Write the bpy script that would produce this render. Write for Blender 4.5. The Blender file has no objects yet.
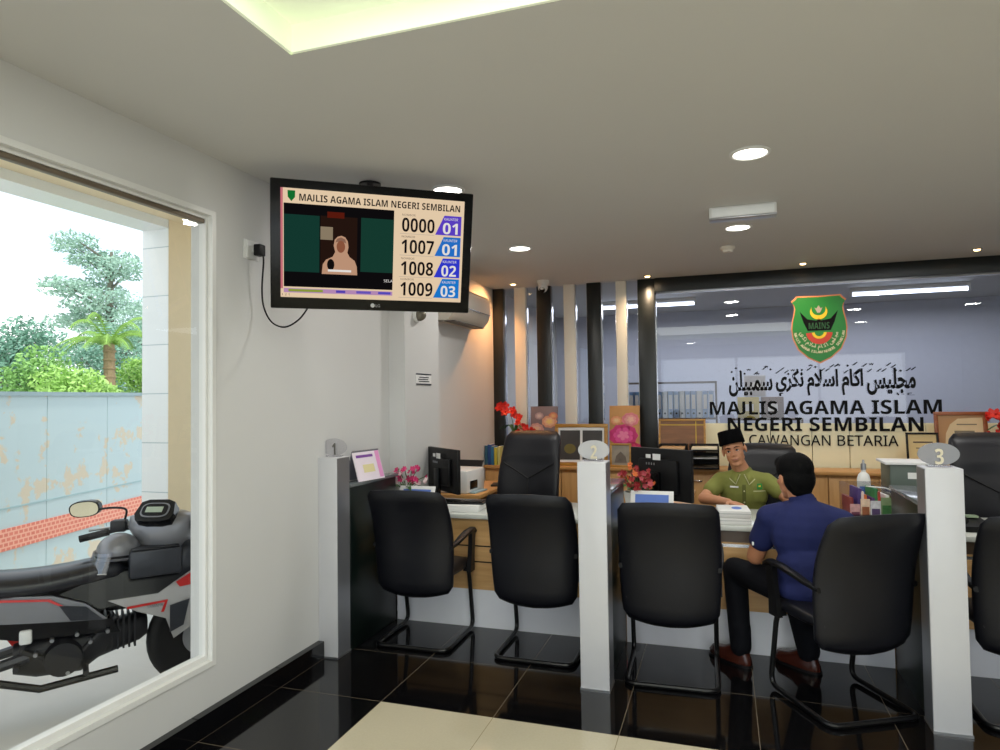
import bpy, bmesh, math, random
from mathutils import Vector, Matrix, Euler
random.seed(7)
S = bpy.context.scene
COL = S.collection
PI = math.pi
V = Vector

# ------------------------------------------------------------------ helpers
def lin(c):
    c = c / 255.0
    return c / 12.92 if c <= 0.04045 else ((c + 0.055) / 1.055) ** 2.4
def rgb(r, g, b): return (lin(r), lin(g), lin(b), 1.0)

def mat(name, c, rough=0.5, metal=0.0, var=0.06, scale=12.0, bump=0.0, emit=0.0, coat=0.0, spec=0.5):
    m = bpy.data.materials.new(name); m.use_nodes = True
    nt = m.node_tree; b = nt.nodes['Principled BSDF']
    col = rgb(*c)
    b.inputs['Roughness'].default_value = rough
    b.inputs['Metallic'].default_value = metal
    b.inputs['Specular IOR Level'].default_value = spec
    b.inputs['Coat Weight'].default_value = coat
    tc = nt.nodes.new('ShaderNodeTexCoord')
    n = nt.nodes.new('ShaderNodeTexNoise'); n.inputs['Scale'].default_value = scale; n.inputs['Detail'].default_value = 3
    nt.links.new(tc.outputs['Object'], n.inputs['Vector'])
    mx = nt.nodes.new('ShaderNodeMix'); mx.data_type = 'RGBA'
    mx.inputs['A'].default_value = tuple(v * (1 - var) for v in col[:3]) + (1,)
    mx.inputs['B'].default_value = tuple(min(1, v * (1 + var)) for v in col[:3]) + (1,)
    nt.links.new(n.outputs['Fac'], mx.inputs['Factor'])
    nt.links.new(mx.outputs['Result'], b.inputs['Base Color'])
    if emit:
        nt.links.new(mx.outputs['Result'], b.inputs['Emission Color'])
        b.inputs['Emission Strength'].default_value = emit
    if bump:
        bp = nt.nodes.new('ShaderNodeBump'); bp.inputs['Strength'].default_value = bump; bp.inputs['Distance'].default_value = 0.01
        nt.links.new(n.outputs['Fac'], bp.inputs['Height']); nt.links.new(bp.outputs['Normal'], b.inputs['Normal'])
    return m

def emis(name, c, strength):
    m = bpy.data.materials.new(name); m.use_nodes = True
    nt = m.node_tree; nt.nodes.clear()
    o = nt.nodes.new('ShaderNodeOutputMaterial'); e = nt.nodes.new('ShaderNodeEmission')
    e.inputs['Color'].default_value = rgb(*c); e.inputs['Strength'].default_value = strength
    nt.links.new(e.outputs[0], o.inputs[0]); return m

def glass(name, tint, gloss, rough=0.0):
    m = bpy.data.materials.new(name); m.use_nodes = True
    nt = m.node_tree; nt.nodes.clear()
    o = nt.nodes.new('ShaderNodeOutputMaterial'); t = nt.nodes.new('ShaderNodeBsdfTransparent'); g = nt.nodes.new('ShaderNodeBsdfGlossy')
    t.inputs[0].default_value = tint; g.inputs['Roughness'].default_value = rough
    lw = nt.nodes.new('ShaderNodeLayerWeight'); lw.inputs['Blend'].default_value = 0.25
    ma = nt.nodes.new('ShaderNodeMath'); ma.operation = 'MULTIPLY_ADD'
    ma.inputs[1].default_value = 0.6; ma.inputs[2].default_value = gloss; ma.use_clamp = True
    nt.links.new(lw.outputs['Fresnel'], ma.inputs[0])
    mx = nt.nodes.new('ShaderNodeMixShader')
    nt.links.new(ma.outputs[0], mx.inputs[0]); nt.links.new(t.outputs[0], mx.inputs[1]); nt.links.new(g.outputs[0], mx.inputs[2])
    nt.links.new(mx.outputs[0], o.inputs[0]); return m

def wood(name, c1, c2, rough=0.4, axis='X', scale=1.0):
    m = bpy.data.materials.new(name); m.use_nodes = True
    nt = m.node_tree; b = nt.nodes['Principled BSDF']; b.inputs['Roughness'].default_value = rough
    tc = nt.nodes.new('ShaderNodeTexCoord'); mp = nt.nodes.new('ShaderNodeMapping')
    sc = {'X': (1.5, 14, 14), 'Z': (14, 14, 1.5), 'Y': (14, 1.5, 14)}[axis]
    mp.inputs['Scale'].default_value = tuple(s * scale for s in sc)
    n = nt.nodes.new('ShaderNodeTexNoise'); n.inputs['Scale'].default_value = 2.2; n.inputs['Detail'].default_value = 6; n.inputs['Distortion'].default_value = 0.6
    r = nt.nodes.new('ShaderNodeValToRGB'); r.color_ramp.elements[0].position = 0.3; r.color_ramp.elements[1].position = 0.7
    r.color_ramp.elements[0].color = rgb(*c1); r.color_ramp.elements[1].color = rgb(*c2)
    nt.links.new(tc.outputs['Object'], mp.inputs[0]); nt.links.new(mp.outputs[0], n.inputs['Vector'])
    nt.links.new(n.outputs['Fac'], r.inputs[0]); nt.links.new(r.outputs[0], b.inputs['Base Color'])
    return m

class MB:
    """collects shapes into one mesh"""
    def __init__(s, M=None): s.bm = bmesh.new(); s.M = M or Matrix()
    def _add(s, verts, faces, mi=0):
        vs = [s.bm.verts.new(s.M @ V(v)) for v in verts]
        out = []
        for f in faces:
            try:
                fc = s.bm.faces.new([vs[i] for i in f]); fc.material_index = mi; out.append(fc)
            except ValueError: pass
        return vs, out
    def box(s, a, b, bev=0.0, mi=0, M=None, seg=2):
        x0, y0, z0 = a; x1, y1, z1 = b
        vv = [(x0,y0,z0),(x1,y0,z0),(x1,y1,z0),(x0,y1,z0),(x0,y0,z1),(x1,y0,z1),(x1,y1,z1),(x0,y1,z1)]
        if M: vv = [M @ V(v) for v in vv]
        vs, fs = s._add(vv, [(0,3,2,1),(4,5,6,7),(0,1,5,4),(1,2,6,5),(2,3,7,6),(3,0,4,7)], mi)
        if bev:
            es = {e for f in fs for e in f.edges}
            r = bmesh.ops.bevel(s.bm, geom=list(es), offset=bev, segments=seg, profile=0.5, affect='EDGES')
            for f in r['faces']: f.material_index = mi
        return s
    def cbox(s, c, size, rot=(0,0,0), bev=0.0, mi=0):
        h = [v / 2 for v in size]
        return s.box((-h[0],-h[1],-h[2]), (h[0],h[1],h[2]), bev, mi, Matrix.Translation(c) @ Euler(rot).to_matrix().to_4x4())
    def loft(s, rings, caps=True, closed=True, mi=0):
        n = len(rings[0]); vv = [p for r in rings for p in r]; ff = []
        for i in range(len(rings) - 1):
            for j in range(n if closed else n - 1):
                k = (j + 1) % n
                ff.append((i*n+j, i*n+k, (i+1)*n+k, (i+1)*n+j))
        if caps and closed:
            ff.append(tuple(range(n-1, -1, -1))); ff.append(tuple((len(rings)-1)*n + j for j in range(n)))
        s._add(vv, ff, mi); return s
    def tube(s, pts, r, n=8, mi=0, caps=True):
        pts = [V(p) for p in pts]; rs = r if isinstance(r, (list, tuple)) else [r] * len(pts)
        t0 = (pts[1] - pts[0]).normalized(); up = V((0,0,1)) if abs(t0.z) < 0.9 else V((1,0,0))
        a = t0.cross(up).normalized(); rings = []
        for i, p in enumerate(pts):
            if i == 0: t = t0
            elif i == len(pts) - 1: t = (pts[i] - pts[i-1]).normalized()
            else: t = ((pts[i+1] - pts[i]).normalized() + (pts[i] - pts[i-1]).normalized()).normalized()
            a = (a - t * a.dot(t)).normalized(); b = t.cross(a)
            rings.append([p + (a * math.cos(2*PI*k/n) + b * math.sin(2*PI*k/n)) * rs[i] for k in range(n)])
        return s.loft(rings, caps, mi=mi)
    def cyl(s, p0, p1, r0, r1=None, n=16, mi=0): return s.tube([p0, p1], [r0, r0 if r1 is None else r1], n, mi)
    def lathe(s, prof, c=(0,0,0), n=24, mi=0, M=None):
        M = M or Matrix(); c = V(c)
        return s.loft([[M @ V((r*math.cos(2*PI*k/n), r*math.sin(2*PI*k/n), z)) + c for k in range(n)] for r, z in prof], mi=mi)
    def ell(s, c, r, n=16, m=10, R=None, mi=0):
        c = V(c); R = R or Matrix.Identity(3); rings = []
        if not isinstance(r, (tuple, list)): r = (r, r, r)
        for i in range(1, m):
            th = PI * i / m
            rings.append([c + R @ V((r[0]*math.sin(th)*math.cos(2*PI*k/n), r[1]*math.sin(th)*math.sin(2*PI*k/n), -r[2]*math.cos(th))) for k in range(n)])
        return s.loft(rings, mi=mi)
    def cap(s, p0, r0, p1, r1, n=14):
        p0, p1 = V(p0), V(p1); t = (p1 - p0).normalized(); pts = []; rs = []
        for k in range(5):
            a = PI/2 * (k + 0.4) / 5.4; pts.append(p0 - t*r0*math.cos(a)); rs.append(r0*math.sin(a))
        pts.append(p0); rs.append(r0); pts.append(p1); rs.append(r1)
        for k in range(4, -1, -1):
            a = PI/2 * (k + 0.4) / 5.4; pts.append(p1 + t*r1*math.cos(a)); rs.append(r1*math.sin(a))
        return s.tube(pts, rs, n)
    def prism(s, poly, y0, y1, mi=0, f=None):
        """polygon in x,z extruded along y (f maps x,z,y to a point)"""
        f = f or (lambda x, z, y: (x, y, z)); n = len(poly)
        vv = [f(x, z, y0) for x, z in poly] + [f(x, z, y1) for x, z in poly]
        ff = [tuple(range(n)), tuple(range(2*n-1, n-1, -1))] + [(j, n+j, n+(j+1) % n, (j+1) % n) for j in range(n)]
        s._add(vv, ff, mi); return s
    def flat(s, pts, mi=0): s._add(pts, [tuple(range(len(pts)))], mi); return s
    def sheet(s, fn, nu, nv, mi=0):
        vv = [fn(i/nu, j/nv) for j in range(nv+1) for i in range(nu+1)]
        s._add(vv, [(j*(nu+1)+i, j*(nu+1)+i+1, (j+1)*(nu+1)+i+1, (j+1)*(nu+1)+i) for j in range(nv) for i in range(nu)], mi); return s
    def build(s, name, m, parent=None, loc=None, rotz=0.0, smooth=35, kind=None):
        bmesh.ops.recalc_face_normals(s.bm, faces=s.bm.faces)
        me = bpy.data.meshes.new(name); s.bm.to_mesh(me); s.bm.free()
        return link(name, me, m, parent, loc, rotz, smooth, kind)

def link(name, me, m, parent=None, loc=None, rotz=0.0, smooth=35, kind=None):
    me.materials.clear()
    for k in (m if isinstance(m, (list, tuple)) else [m]): me.materials.append(k)
    if smooth:
        me.shade_smooth(); me.set_sharp_from_angle(angle=math.radians(smooth))
    else: me.shade_flat()
    o = bpy.data.objects.new(name, me); COL.objects.link(o)
    if parent: o.parent = parent
    if loc is not None: o.location = loc
    o.rotation_euler = (0, 0, rotz)
    if kind: o['kind'] = kind
    return o

def tag(o, label, cat, group=None, kind=None):
    o['label'] = label; o['category'] = cat
    if group: o['group'] = group
    if kind: o['kind'] = kind
    return o
def thing(name, label, cat, loc=(0,0,0), rotz=0.0, group=None, rot=None):
    o = bpy.data.objects.new(name, None); COL.objects.link(o); o.empty_display_size = 0.1
    o.location = loc; o.rotation_euler = rot or (0, 0, rotz)
    return tag(o, label, cat, group)
def dup(root, loc, rotz, label, group=None):
    def cp(o, par):
        c = o.copy(); COL.objects.link(c)
        if par: c.parent = par
        for ch in list(o.children): cp(ch, c)
        return c
    r = cp(root, None); r.location = loc; r.rotation_euler = (0, 0, rotz); r['label'] = label
    if group: r['group'] = group
    return r
def superring(cx, cy, z, a, b, e=4.0, n=28):
    out = []
    for k in range(n):
        t = 2*PI*k/n; c, s_ = math.cos(t), math.sin(t)
        out.append((cx + a*math.copysign(abs(c)**(2/e), c), cy + b*math.copysign(abs(s_)**(2/e), s_), z))
    return out
def bez(p0, p1, p2, n=8):
    p0, p1, p2 = V(p0), V(p1), V(p2)
    return [p0*(1-t)**2 + p1*2*t*(1-t) + p2*t*t for t in [i/n for i in range(n+1)]]
def rounded(pts, r=0.05, n=5):
    pts = [V(p) for p in pts]; out = [pts[0]]
    for i in range(1, len(pts)-1):
        a = pts[i] + (pts[i-1]-pts[i]).normalized()*r; b = pts[i] + (pts[i+1]-pts[i]).normalized()*r
        out += bez(a, pts[i], b, n)
    return out + [pts[-1]]

def sans(s, heavy):
    """plain letters and figures to their sans-serif forms, heavy or regular"""
    out = ''
    for ch in s:
        k = ord(ch)
        if 65 <= k <= 90: out += chr((0x1D5D4 if heavy else 0x1D5A0) + k - 65)
        elif 97 <= k <= 122: out += chr((0x1D5EE if heavy else 0x1D5BA) + k - 97)
        elif 48 <= k <= 57: out += chr((0x1D7EC if heavy else 0x1D7E2) + k - 48)
        else: out += ch
    return out
def text_mesh(body, ext=0.0, bold=0.0, spacing=1.0):
    body = sans(body, bold > 0)
    if ord(body[0]) > 0x1000: bold = bold if 0xFE00 < ord(body[0]) < 0xFF00 else 0.0
    cu = bpy.data.curves.new('lettering', 'FONT'); cu.body = body; cu.extrude = ext; cu.offset = bold; cu.space_character = spacing; cu.resolution_u = 4
    o = bpy.data.objects.new('lettering', cu); COL.objects.link(o)
    dg = bpy.context.evaluated_depsgraph_get()
    me = bpy.data.meshes.new_from_object(o.evaluated_get(dg))
    bpy.data.objects.remove(o); bpy.data.curves.remove(cu)
    if 0x1D5A0 <= ord(body[0]) <= 0x1D7FF and (chr(0x1D5DD) in body or chr(0x1D5A9) in body):   # lift the hanging J onto the baseline
        bm = bmesh.new(); bm.from_mesh(me); bm.verts.ensure_lookup_table(); seen = set()
        for v0 in bm.verts:
            if v0 in seen: continue
            isl, st = [], [v0]
            while st:
                v = st.pop()
                if v in seen: continue
                seen.add(v); isl.append(v); st += [e.other_vert(v) for e in v.link_edges]
            lo, hi = min(v.co.y for v in isl), max(v.co.y for v in isl)
            if lo < -0.08:
                for v in isl: v.co.y = (v.co.y - lo)/(hi - lo)*0.714
        bm.to_mesh(me); bm.free()
    return me
def text(name, body, x0, x1, z0, z1, y, m, parent=None, ext=0.0, bold=0.0, shear=0.0, loc=None):
    if ' ' in body:          # one part per word
        W = lambda s_: max(v.co.x for v in text_mesh(s_, 0, bold).vertices)
        words = body.split(' '); tot = W(body); st_ = min(v.co.x for v in text_mesh(body, 0, bold).vertices)
        for i, w_ in enumerate(words):
            e = W(' '.join(words[:i+1])); me_ = text_mesh(w_, 0, bold); b0 = min(v.co.x for v in me_.vertices); b1 = max(v.co.x for v in me_.vertices)
            k = (x1-x0)/(tot-st_); r_ = text(name, w_, x0 + (e-(b1-b0)-st_)*k, x0 + (e-st_)*k, z0, z1, y, m, parent, ext, bold)
        return r_
    """lettering fitted to a rectangle of the x,z plane, facing -y"""
    me = text_mesh(body, 0, bold)
    xs = [v.co.x for v in me.vertices]; ys = [v.co.y for v in me.vertices]
    ax, bx, ay, by = min(xs), max(xs), min(ys), max(ys)
    if ord(body[0]) < 0x250: ay, by = 0.0, 0.714        # capitals and figures stand on one baseline
    for v in me.vertices:
        v.co = V((x0 + (v.co.x-ax)/(bx-ax)*(x1-x0), y, z0 + (v.co.y-ay)/(by-ay)*(z1-z0)))
    if ext:
        bm = bmesh.new(); bm.from_mesh(me)
        r = bmesh.ops.extrude_face_region(bm, geom=list(bm.faces))
        for g in r['geom']:
            if isinstance(g, bmesh.types.BMVert): g.co.y -= ext
        bmesh.ops.recalc_face_normals(bm, faces=bm.faces); bm.to_mesh(me); bm.free()
    return link(name, me, m, parent, loc, smooth=0)

def blob(name, build, m, parent=None, voxel=0.008, it=6, kind=None):
    """overlapping shapes fused into one continuous surface"""
    mb = MB(); build(mb)
    bmesh.ops.recalc_face_normals(mb.bm, faces=mb.bm.faces)
    me = bpy.data.meshes.new(name); mb.bm.to_mesh(me); mb.bm.free()
    o = bpy.data.objects.new(name, me); COL.objects.link(o)
    r = o.modifiers.new('r', 'REMESH'); r.mode = 'VOXEL'; r.voxel_size = voxel
    sm = o.modifiers.new('s', 'SMOOTH'); sm.iterations = it; sm.factor = 0.5
    dg = bpy.context.evaluated_depsgraph_get()
    me2 = bpy.data.meshes.new_from_object(o.evaluated_get(dg))
    bpy.data.objects.remove(o); bpy.data.meshes.remove(me)
    return link(name, me2, m, parent, smooth=180, kind=kind)

# ------------------------------------------------------------------ materials
M_wall = mat('painted_wall', (208,208,206), 0.6, var=0.02, scale=3, bump=0.02)
M_ceil = mat('painted_ceiling', (210,209,206), 0.7, var=0.02, scale=2)
M_white = mat('white_paint', (225,225,222), 0.4, var=0.02)
M_column = mat('pale_laminate', (203,203,206), 0.3, var=0.02)
M_colside = mat('brushed_grey', (150,152,158), 0.3, metal=0.6, var=0.05)
M_alu = mat('aluminium', (180,182,186), 0.3, metal=0.9, var=0.05)
M_chrome = mat('chrome', (215,215,220), 0.12, metal=1.0, var=0.02)
M_black = mat('black_plastic', (11,11,13), 0.45, var=0.1, spec=0.3)
M_blackg = mat('gloss_black', (7,8,10), 0.2, var=0.05, spec=0.25)
M_leather = mat('black_leather', (15,16,23), 0.42, var=0.12, scale=60, bump=0.04, spec=0.38)
M_frame = mat('black_steel_tube', (16,16,18), 0.3, metal=0.3, var=0.05)
M_slatb = mat('black_green_panel', (14,19,18), 0.35, var=0.05)
M_slatw = mat('cream_panel', (226,220,206), 0.45, var=0.02)
M_green = mat('dark_green_laminate', (8,20,17), 0.34, var=0.08)
M_ledge = mat('grey_stone_ledge', (104,110,112), 0.14, var=0.08)
M_wood = wood('beech_laminate', (190,138,78), (208,158,96), 0.4, 'X')
M_woodv = wood('beech_laminate_vertical', (196,146,88), (212,164,104), 0.4, 'Z')
M_woodp = wood('oak_front', (200,154,98), (218,176,120), 0.4, 'X')
M_brown = mat('dark_brown_band', (92,74,60), 0.35, var=0.1)
M_top = mat('pale_stone_top', (205,208,202), 0.15, var=0.03)
M_kick = mat('satin_kickplate', (232,234,240), 0.28, metal=0.0, var=0.03)
M_inlay = mat('steel_inlay', (190,192,196), 0.25, metal=0.8, var=0.03)
M_cream = mat('cream_board', (244,240,206), 0.35, var=0.03)
M_gold = wood('gilt_frame', (150,104,34), (196,148,64), 0.35, 'X')
M_paper = mat('paper', (228,228,226), 0.6, var=0.02)
M_blue = mat('blue_print', (90,124,205), 0.5, var=0.1)
M_skin = mat('skin', (194,138,104), 0.5, var=0.06, scale=20)
M_skin2 = mat('skin_warm', (190,130,96), 0.5, var=0.06, scale=20)
M_hair = mat('black_hair', (5,5,6), 0.8, var=0.3, scale=120, bump=0.3, spec=0.12)
M_velvet = mat('black_velvet', (5,5,6), 0.9, var=0.2, scale=80, spec=0.08)
M_olive = mat('olive_shirt', (126,130,62), 0.8, var=0.08, scale=30, bump=0.05)
M_olived = mat('olive_shirt_seam', (96,100,44), 0.8, var=0.06)
M_navy = mat('navy_shirt', (13,25,80), 0.85, var=0.1, scale=30, bump=0.05)
M_trouser = mat('dark_trousers', (9,10,17), 0.85, var=0.1, spec=0.2)
M_shoe = mat('brown_leather', (64,28,20), 0.25, var=0.1)
M_ink = mat('black_vinyl', (4,4,5), 0.5, var=0.02, spec=0.15)
M_leaf = mat('leaf_green', (50,96,36), 0.45, var=0.25, scale=8)
M_stem = mat('stem_green', (74,92,40), 0.5, var=0.1)
M_red = mat('red_petal', (214,36,22), 0.5, var=0.12)
M_pink = mat('magenta_petal', (206,44,110), 0.5, var=0.15)
M_whitep = mat('white_petal', (236,214,214), 0.5, var=0.05)
M_dred = mat('deep_red_petal', (150,30,36), 0.6, var=0.2); M_rose = mat('rose_petal', (190,80,90), 0.6, var=0.2)
M_orange = mat('orange_petal', (216,110,50), 0.5, var=0.15)
M_yellow = mat('yellow_paint', (232,200,40), 0.5, var=0.05)
M_glassw = glass('window_glass', (0.97,0.99,0.98,1), 0.02)
M_glassp = glass('partition_glass', (0.84,0.86,0.91,1), 0.055)
M_acryl = glass('clear_acrylic', (0.88,0.88,0.90,1), 0.10, 0.05)
M_frost = mat('frosted_acrylic', (214,214,216), 0.3, var=0.03); M_frost.node_tree.nodes['Principled BSDF'].inputs['Alpha'].default_value = 0.62
M_frost3 = mat('grey_acrylic', (150,150,154), 0.25, var=0.03); M_frost3.node_tree.nodes['Principled BSDF'].inputs['Alpha'].default_value = 0.8
M_lightoff = emis('downlight_glow', (255,250,240), 9)
M_warm = emis('warm_spot_glow', (255,214,150), 12)

# floor: black polished tiles with pale grout, cream tiles in the middle of the room
def floor_material():
    m = bpy.data.materials.new('polished_tiles'); m.use_nodes = True
    nt = m.node_tree; N = nt.nodes.new; L = nt.links.new; b = nt.nodes['Principled BSDF']
    tc = N('ShaderNodeTexCoord'); sx = N('ShaderNodeSeparateXYZ'); L(tc.outputs['Object'], sx.inputs[0])
    def mth(op, a, bb=None, c=None):
        n = N('ShaderNodeMath'); n.operation = op
        for i, v in enumerate((a, bb, c)):
            if v is None: continue
            if isinstance(v, (int, float)): n.inputs[i].default_value = v
            else: L(v, n.inputs[i])
        return n.outputs[0]
    def line(s, w):
        f = mth('FRACT', mth('DIVIDE', mth('ADD', s, 60.0), 0.6))
        d = mth('MINIMUM', f, mth('SUBTRACT', 1.0, f))
        return mth('LESS_THAN', d, w)
    g = mth('MAXIMUM', line(sx.outputs[0], 0.0028), line(sx.outputs[1], 0.0028))
    pale = mth('MULTIPLY', mth('GREATER_THAN', sx.outputs[0], 0.0), mth('LESS_THAN', sx.outputs[1], -0.6))
    n1 = N('ShaderNodeTexNoise'); n1.inputs['Scale'].default_value = 90; n1.inputs['Detail'].default_value = 2; L(tc.outputs['Object'], n1.inputs['Vector'])
    r1 = N('ShaderNodeMix'); r1.data_type = 'RGBA'; r1.inputs['A'].default_value = rgb(9,9,11); r1.inputs['B'].default_value = rgb(17,16,17); L(n1.outputs['Fac'], r1.inputs['Factor'])
    r2 = N('ShaderNodeMix'); r2.data_type = 'RGBA'; r2.inputs['A'].default_value = rgb(196,186,160); r2.inputs['B'].default_value = rgb(206,197,172); L(n1.outputs['Fac'], r2.inputs['Factor'])
    a = N('ShaderNodeMix'); a.data_type = 'RGBA'; L(pale, a.inputs['Factor']); L(r1.outputs['Result'], a.inputs['A']); L(r2.outputs['Result'], a.inputs['B'])
    gc = N('ShaderNodeMix'); gc.data_type = 'RGBA'; L(pale, gc.inputs['Factor']); gc.inputs['A'].default_value = rgb(120,108,92); gc.inputs['B'].default_value = rgb(150,138,112)
    c = N('ShaderNodeMix'); c.data_type = 'RGBA'; L(g, c.inputs['Factor']); L(a.outputs['Result'], c.inputs['A']); L(gc.outputs['Result'], c.inputs['B'])
    L(c.outputs['Result'], b.inputs['Base Color']); b.inputs['Roughness'].default_value = 0.07; b.inputs['Specular IOR Level'].default_value = 0.55
    return m
M_floor = floor_material()

# ------------------------------------------------------------------ room shell
XW, H, XR, YB, YF = -0.64, 2.715, 6.6, 3.38, -6.6
MB().box((XW-0.125, YF, -0.32), (XR, 6.4, 0.0)).build('floor', M_floor, kind='structure', smooth=0)
c = MB(); t = 0.3
rx0, rx1, ry0, ry1 = 0.305, 3.3, -4.5, -1.765
c.box((XW-0.2, YF, H), (rx0, 6.4, H+t)); c.box((rx1, YF, H), (XR, 6.4, H+t)); c.box((rx0, YF, H), (rx1, ry0, H+t)); c.box((rx0, ry1, H), (rx1, 6.4, H+t))
c.build('ceiling', M_ceil, kind='structure', smooth=0)
r = MB(); w = 0.012
r.box((rx0, ry0, H+0.095), (rx1, ry1, H+0.13)); r.box((rx0, ry1-w, H+0.0), (rx1, ry1, H+0.1)); r.box((rx0, ry0, H), (rx1, ry0+w, H+0.1)); r.box((rx0, ry0, H), (rx0+w, ry1, H+0.1)); r.box((rx1-w, ry0, H), (rx1, ry1, H+0.1))
M_cove = mat('cove_glow', (236,244,216), 0.6, var=0.01, emit=0.32)  # cove light put into the recess surface as a green-tinted glow
r.build('trim_1', M_cove, kind='structure', smooth=0)

wy0, wy1, wz0, wz1 = -3.9, -1.067, 0.305, 2.43
m = MB(); xo = XW-0.125
m.box((xo, YF, 0), (XW, wy0, H)); m.box((xo, wy0, 0), (XW, wy1, wz0)); m.box((xo, wy0, wz1), (XW, wy1, H)); m.box((xo, wy1, 0), (XW, 1.3, H))
m.build('wall_left', M_wall, kind='structure', smooth=0)
MB().box((xo, 1.3, 0), (XW-0.05, 6.4, H)).build('wall_left_rear', M_wall, kind='structure', smooth=0)
MB().box((XW-0.05, 0.74, 0), (-0.512, 1.36, H)).build('wall_left_pier', M_wall, kind='structure', smooth=0)
MB().box((XR, YF, 0), (XR+0.15, 6.4, H)).build('wall_right', M_wall, kind='structure', smooth=0)
m = MB(); m.box((XW-0.2, 6.25, 0), (XR, 6.4, H)).build('wall_back', mat('blue_grey_wall', (180,183,196), 0.7, var=0.03), kind='structure', smooth=0)
m = MB(); m.box((XW, YF-0.15, 0), (0.2, YF, H)); m.box((5.6, YF-0.15, 0), (XR, YF, H)); m.box((0.2, YF-0.15, 2.45), (5.6, YF, H))
m.build('wall_front', M_wall, kind='structure', smooth=0)
m = MB()
for x in (0.2, 1.98, 3.77, 5.55): m.box((x, YF-0.1, 0), (x+0.05, YF-0.05, 2.45))
m.box((0.2, YF-0.1, 2.4), (5.6, YF-0.05, 2.45))
d = m.build('window_2', M_alu, kind='structure', smooth=0)
MB().flat([(0.2, YF-0.075, 0), (5.6, YF-0.075, 0), (5.6, YF-0.075, 2.45), (0.2, YF-0.075, 2.45)]).build('glass_pane', M_glassw, d, smooth=0)
# skirting of black tiles on the left wall
m = MB()
for i in range(10):
    y1 = -0.185 if i == 0 else -0.003 - 0.6*i; y0 = -0.597 - 0.6*i
    m.box((XW, y0, 0), (XW+0.04, y1, 0.1))
m.build('baseboard_left', mat('black_tile_skirting', (12,12,14), 0.12, var=0.1, scale=40), kind='structure', smooth=0)
# window 1: white frame, fixed panes
m = MB(); fi = wy1-0.018; ao = wy1-0.004
for a, b in (((-0.70, wy0, wz0), (-0.662, fi, wz0+0.03)), ((-0.70, wy0, wz1-0.02), (-0.662, fi, wz1)), ((-0.70, fi, wz0), (-0.662, wy1-0.001, wz1)),
             ((-0.661, ao, wz0-0.02), (XW+0.006, wy1+0.022, wz1+0.02)), ((-0.661, wy0, wz0-0.02), (XW+0.006, ao-0.0005, wz0+0.005)), ((-0.661, wy0, wz1-0.005), (XW+0.006, ao-0.0005, wz1+0.02))): m.box(a, b)
win = m.build('window_1', M_white, kind='structure', smooth=0)
yj = -2.075
MB().box((-0.685, yj-0.006, wz0+0.03), (-0.675, yj+0.006, wz1-0.02)).build('joint_strip', mat('grey_sealant', (140,140,140), 0.5), win, smooth=0)
for a, b in ((wy0+0.03, yj-0.007), (yj+0.007, fi)):
    MB().flat([(-0.68, a, wz0+0.03), (-0.68, b, wz0+0.03), (-0.68, b, wz1-0.02), (-0.68, a, wz1-0.02)]).build('glass_pane', M_glassw, win, smooth=0)
m = MB(); m.box((-0.695, wy0, wz1-0.042), (-0.664, wy1-0.02, wz1-0.0205), 0.004); m.build('top_rail', mat('bronze_rail', (120,108,92), 0.4, metal=0.5), win)

# partition with glass at the back
GY = 3.335
SL = [(-0.70, -0.569, 0), (-0.443, -0.319, 1), (-0.195, -0.041, 0), (0.101, 0.22, 1), (0.348, 0.496, 0), (0.652, 0.755, 1)]
for x0, x1, k in SL:
    MB().box((x0, 3.27, 0.0), (x1, 3.38, H), 0.004).build('trim_%d' % (SL.index((x0, x1, k)) + 2), (M_slatb, M_slatw)[k], kind='structure')
MB().box((0.877, 3.26, 0.0), (1.048, 3.39, H-0.0), 0.004).build('trim_8', M_slatb, kind='structure')
MB().box((1.048, 3.24, 2.575), (XR, 3.39, H), 0.004).build('trim_9', M_slatb, kind='structure')
m = MB()
for i in range(len(SL)):
    x0 = SL[i][1]; x1 = SL[i+1][0] if i < 5 else 0.877
    m.box((x0, GY-0.03, 0.8), (x0+0.008, GY+0.02, H)); m.box((x1-0.008, GY-0.03, 0.8), (x1, GY+0.02, H))
m.box((1.048, GY-0.02, 2.56), (XR, GY+0.02, 2.575)); m.box((1.048, GY-0.02, 0.8), (1.056, GY+0.02, 2.575))
pw = m.build('window_3', M_chrome, kind='structure', smooth=0)
for i in range(len(SL)):
    x0 = SL[i][1]+0.008; x1 = (SL[i+1][0] if i < 5 else 0.877)-0.008
    MB().flat([(x0, GY, 0.8), (x1, GY, 0.8), (x1, GY, H), (x0, GY, H)]).build('glass_pane', M_glassp, pw, smooth=0)
MB().flat([(1.056, GY, 0.8), (XR, GY, 0.8), (XR, GY, 2.56), (1.056, GY, 2.56)]).build('glass_pane', M_glassp, pw, smooth=0)
# low partition wall under the glass and cream boards just behind it
MB().box((XW-0.05, 3.30, 0), (XR, 3.40, 0.8)).build('trim_10', M_slatb, kind='structure', smooth=0)
m = MB(); xs = [1.5, 2.11, 2.475, 2.795, 3.42, 4.05, 4.7, 5.4, 6.1]
for a, b in zip(xs, xs[1:]): m.box((a+0.003, GY-0.02, 0.8), (b-0.003, GY+0.012, 1.245))
m.build('trim_11', M_cream, kind='structure', smooth=0)
MB().box((1.49, GY+0.013, 0.8), (XR, GY+0.03, 1.24)).build('trim_12', M_brown, kind='structure', smooth=0)

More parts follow.
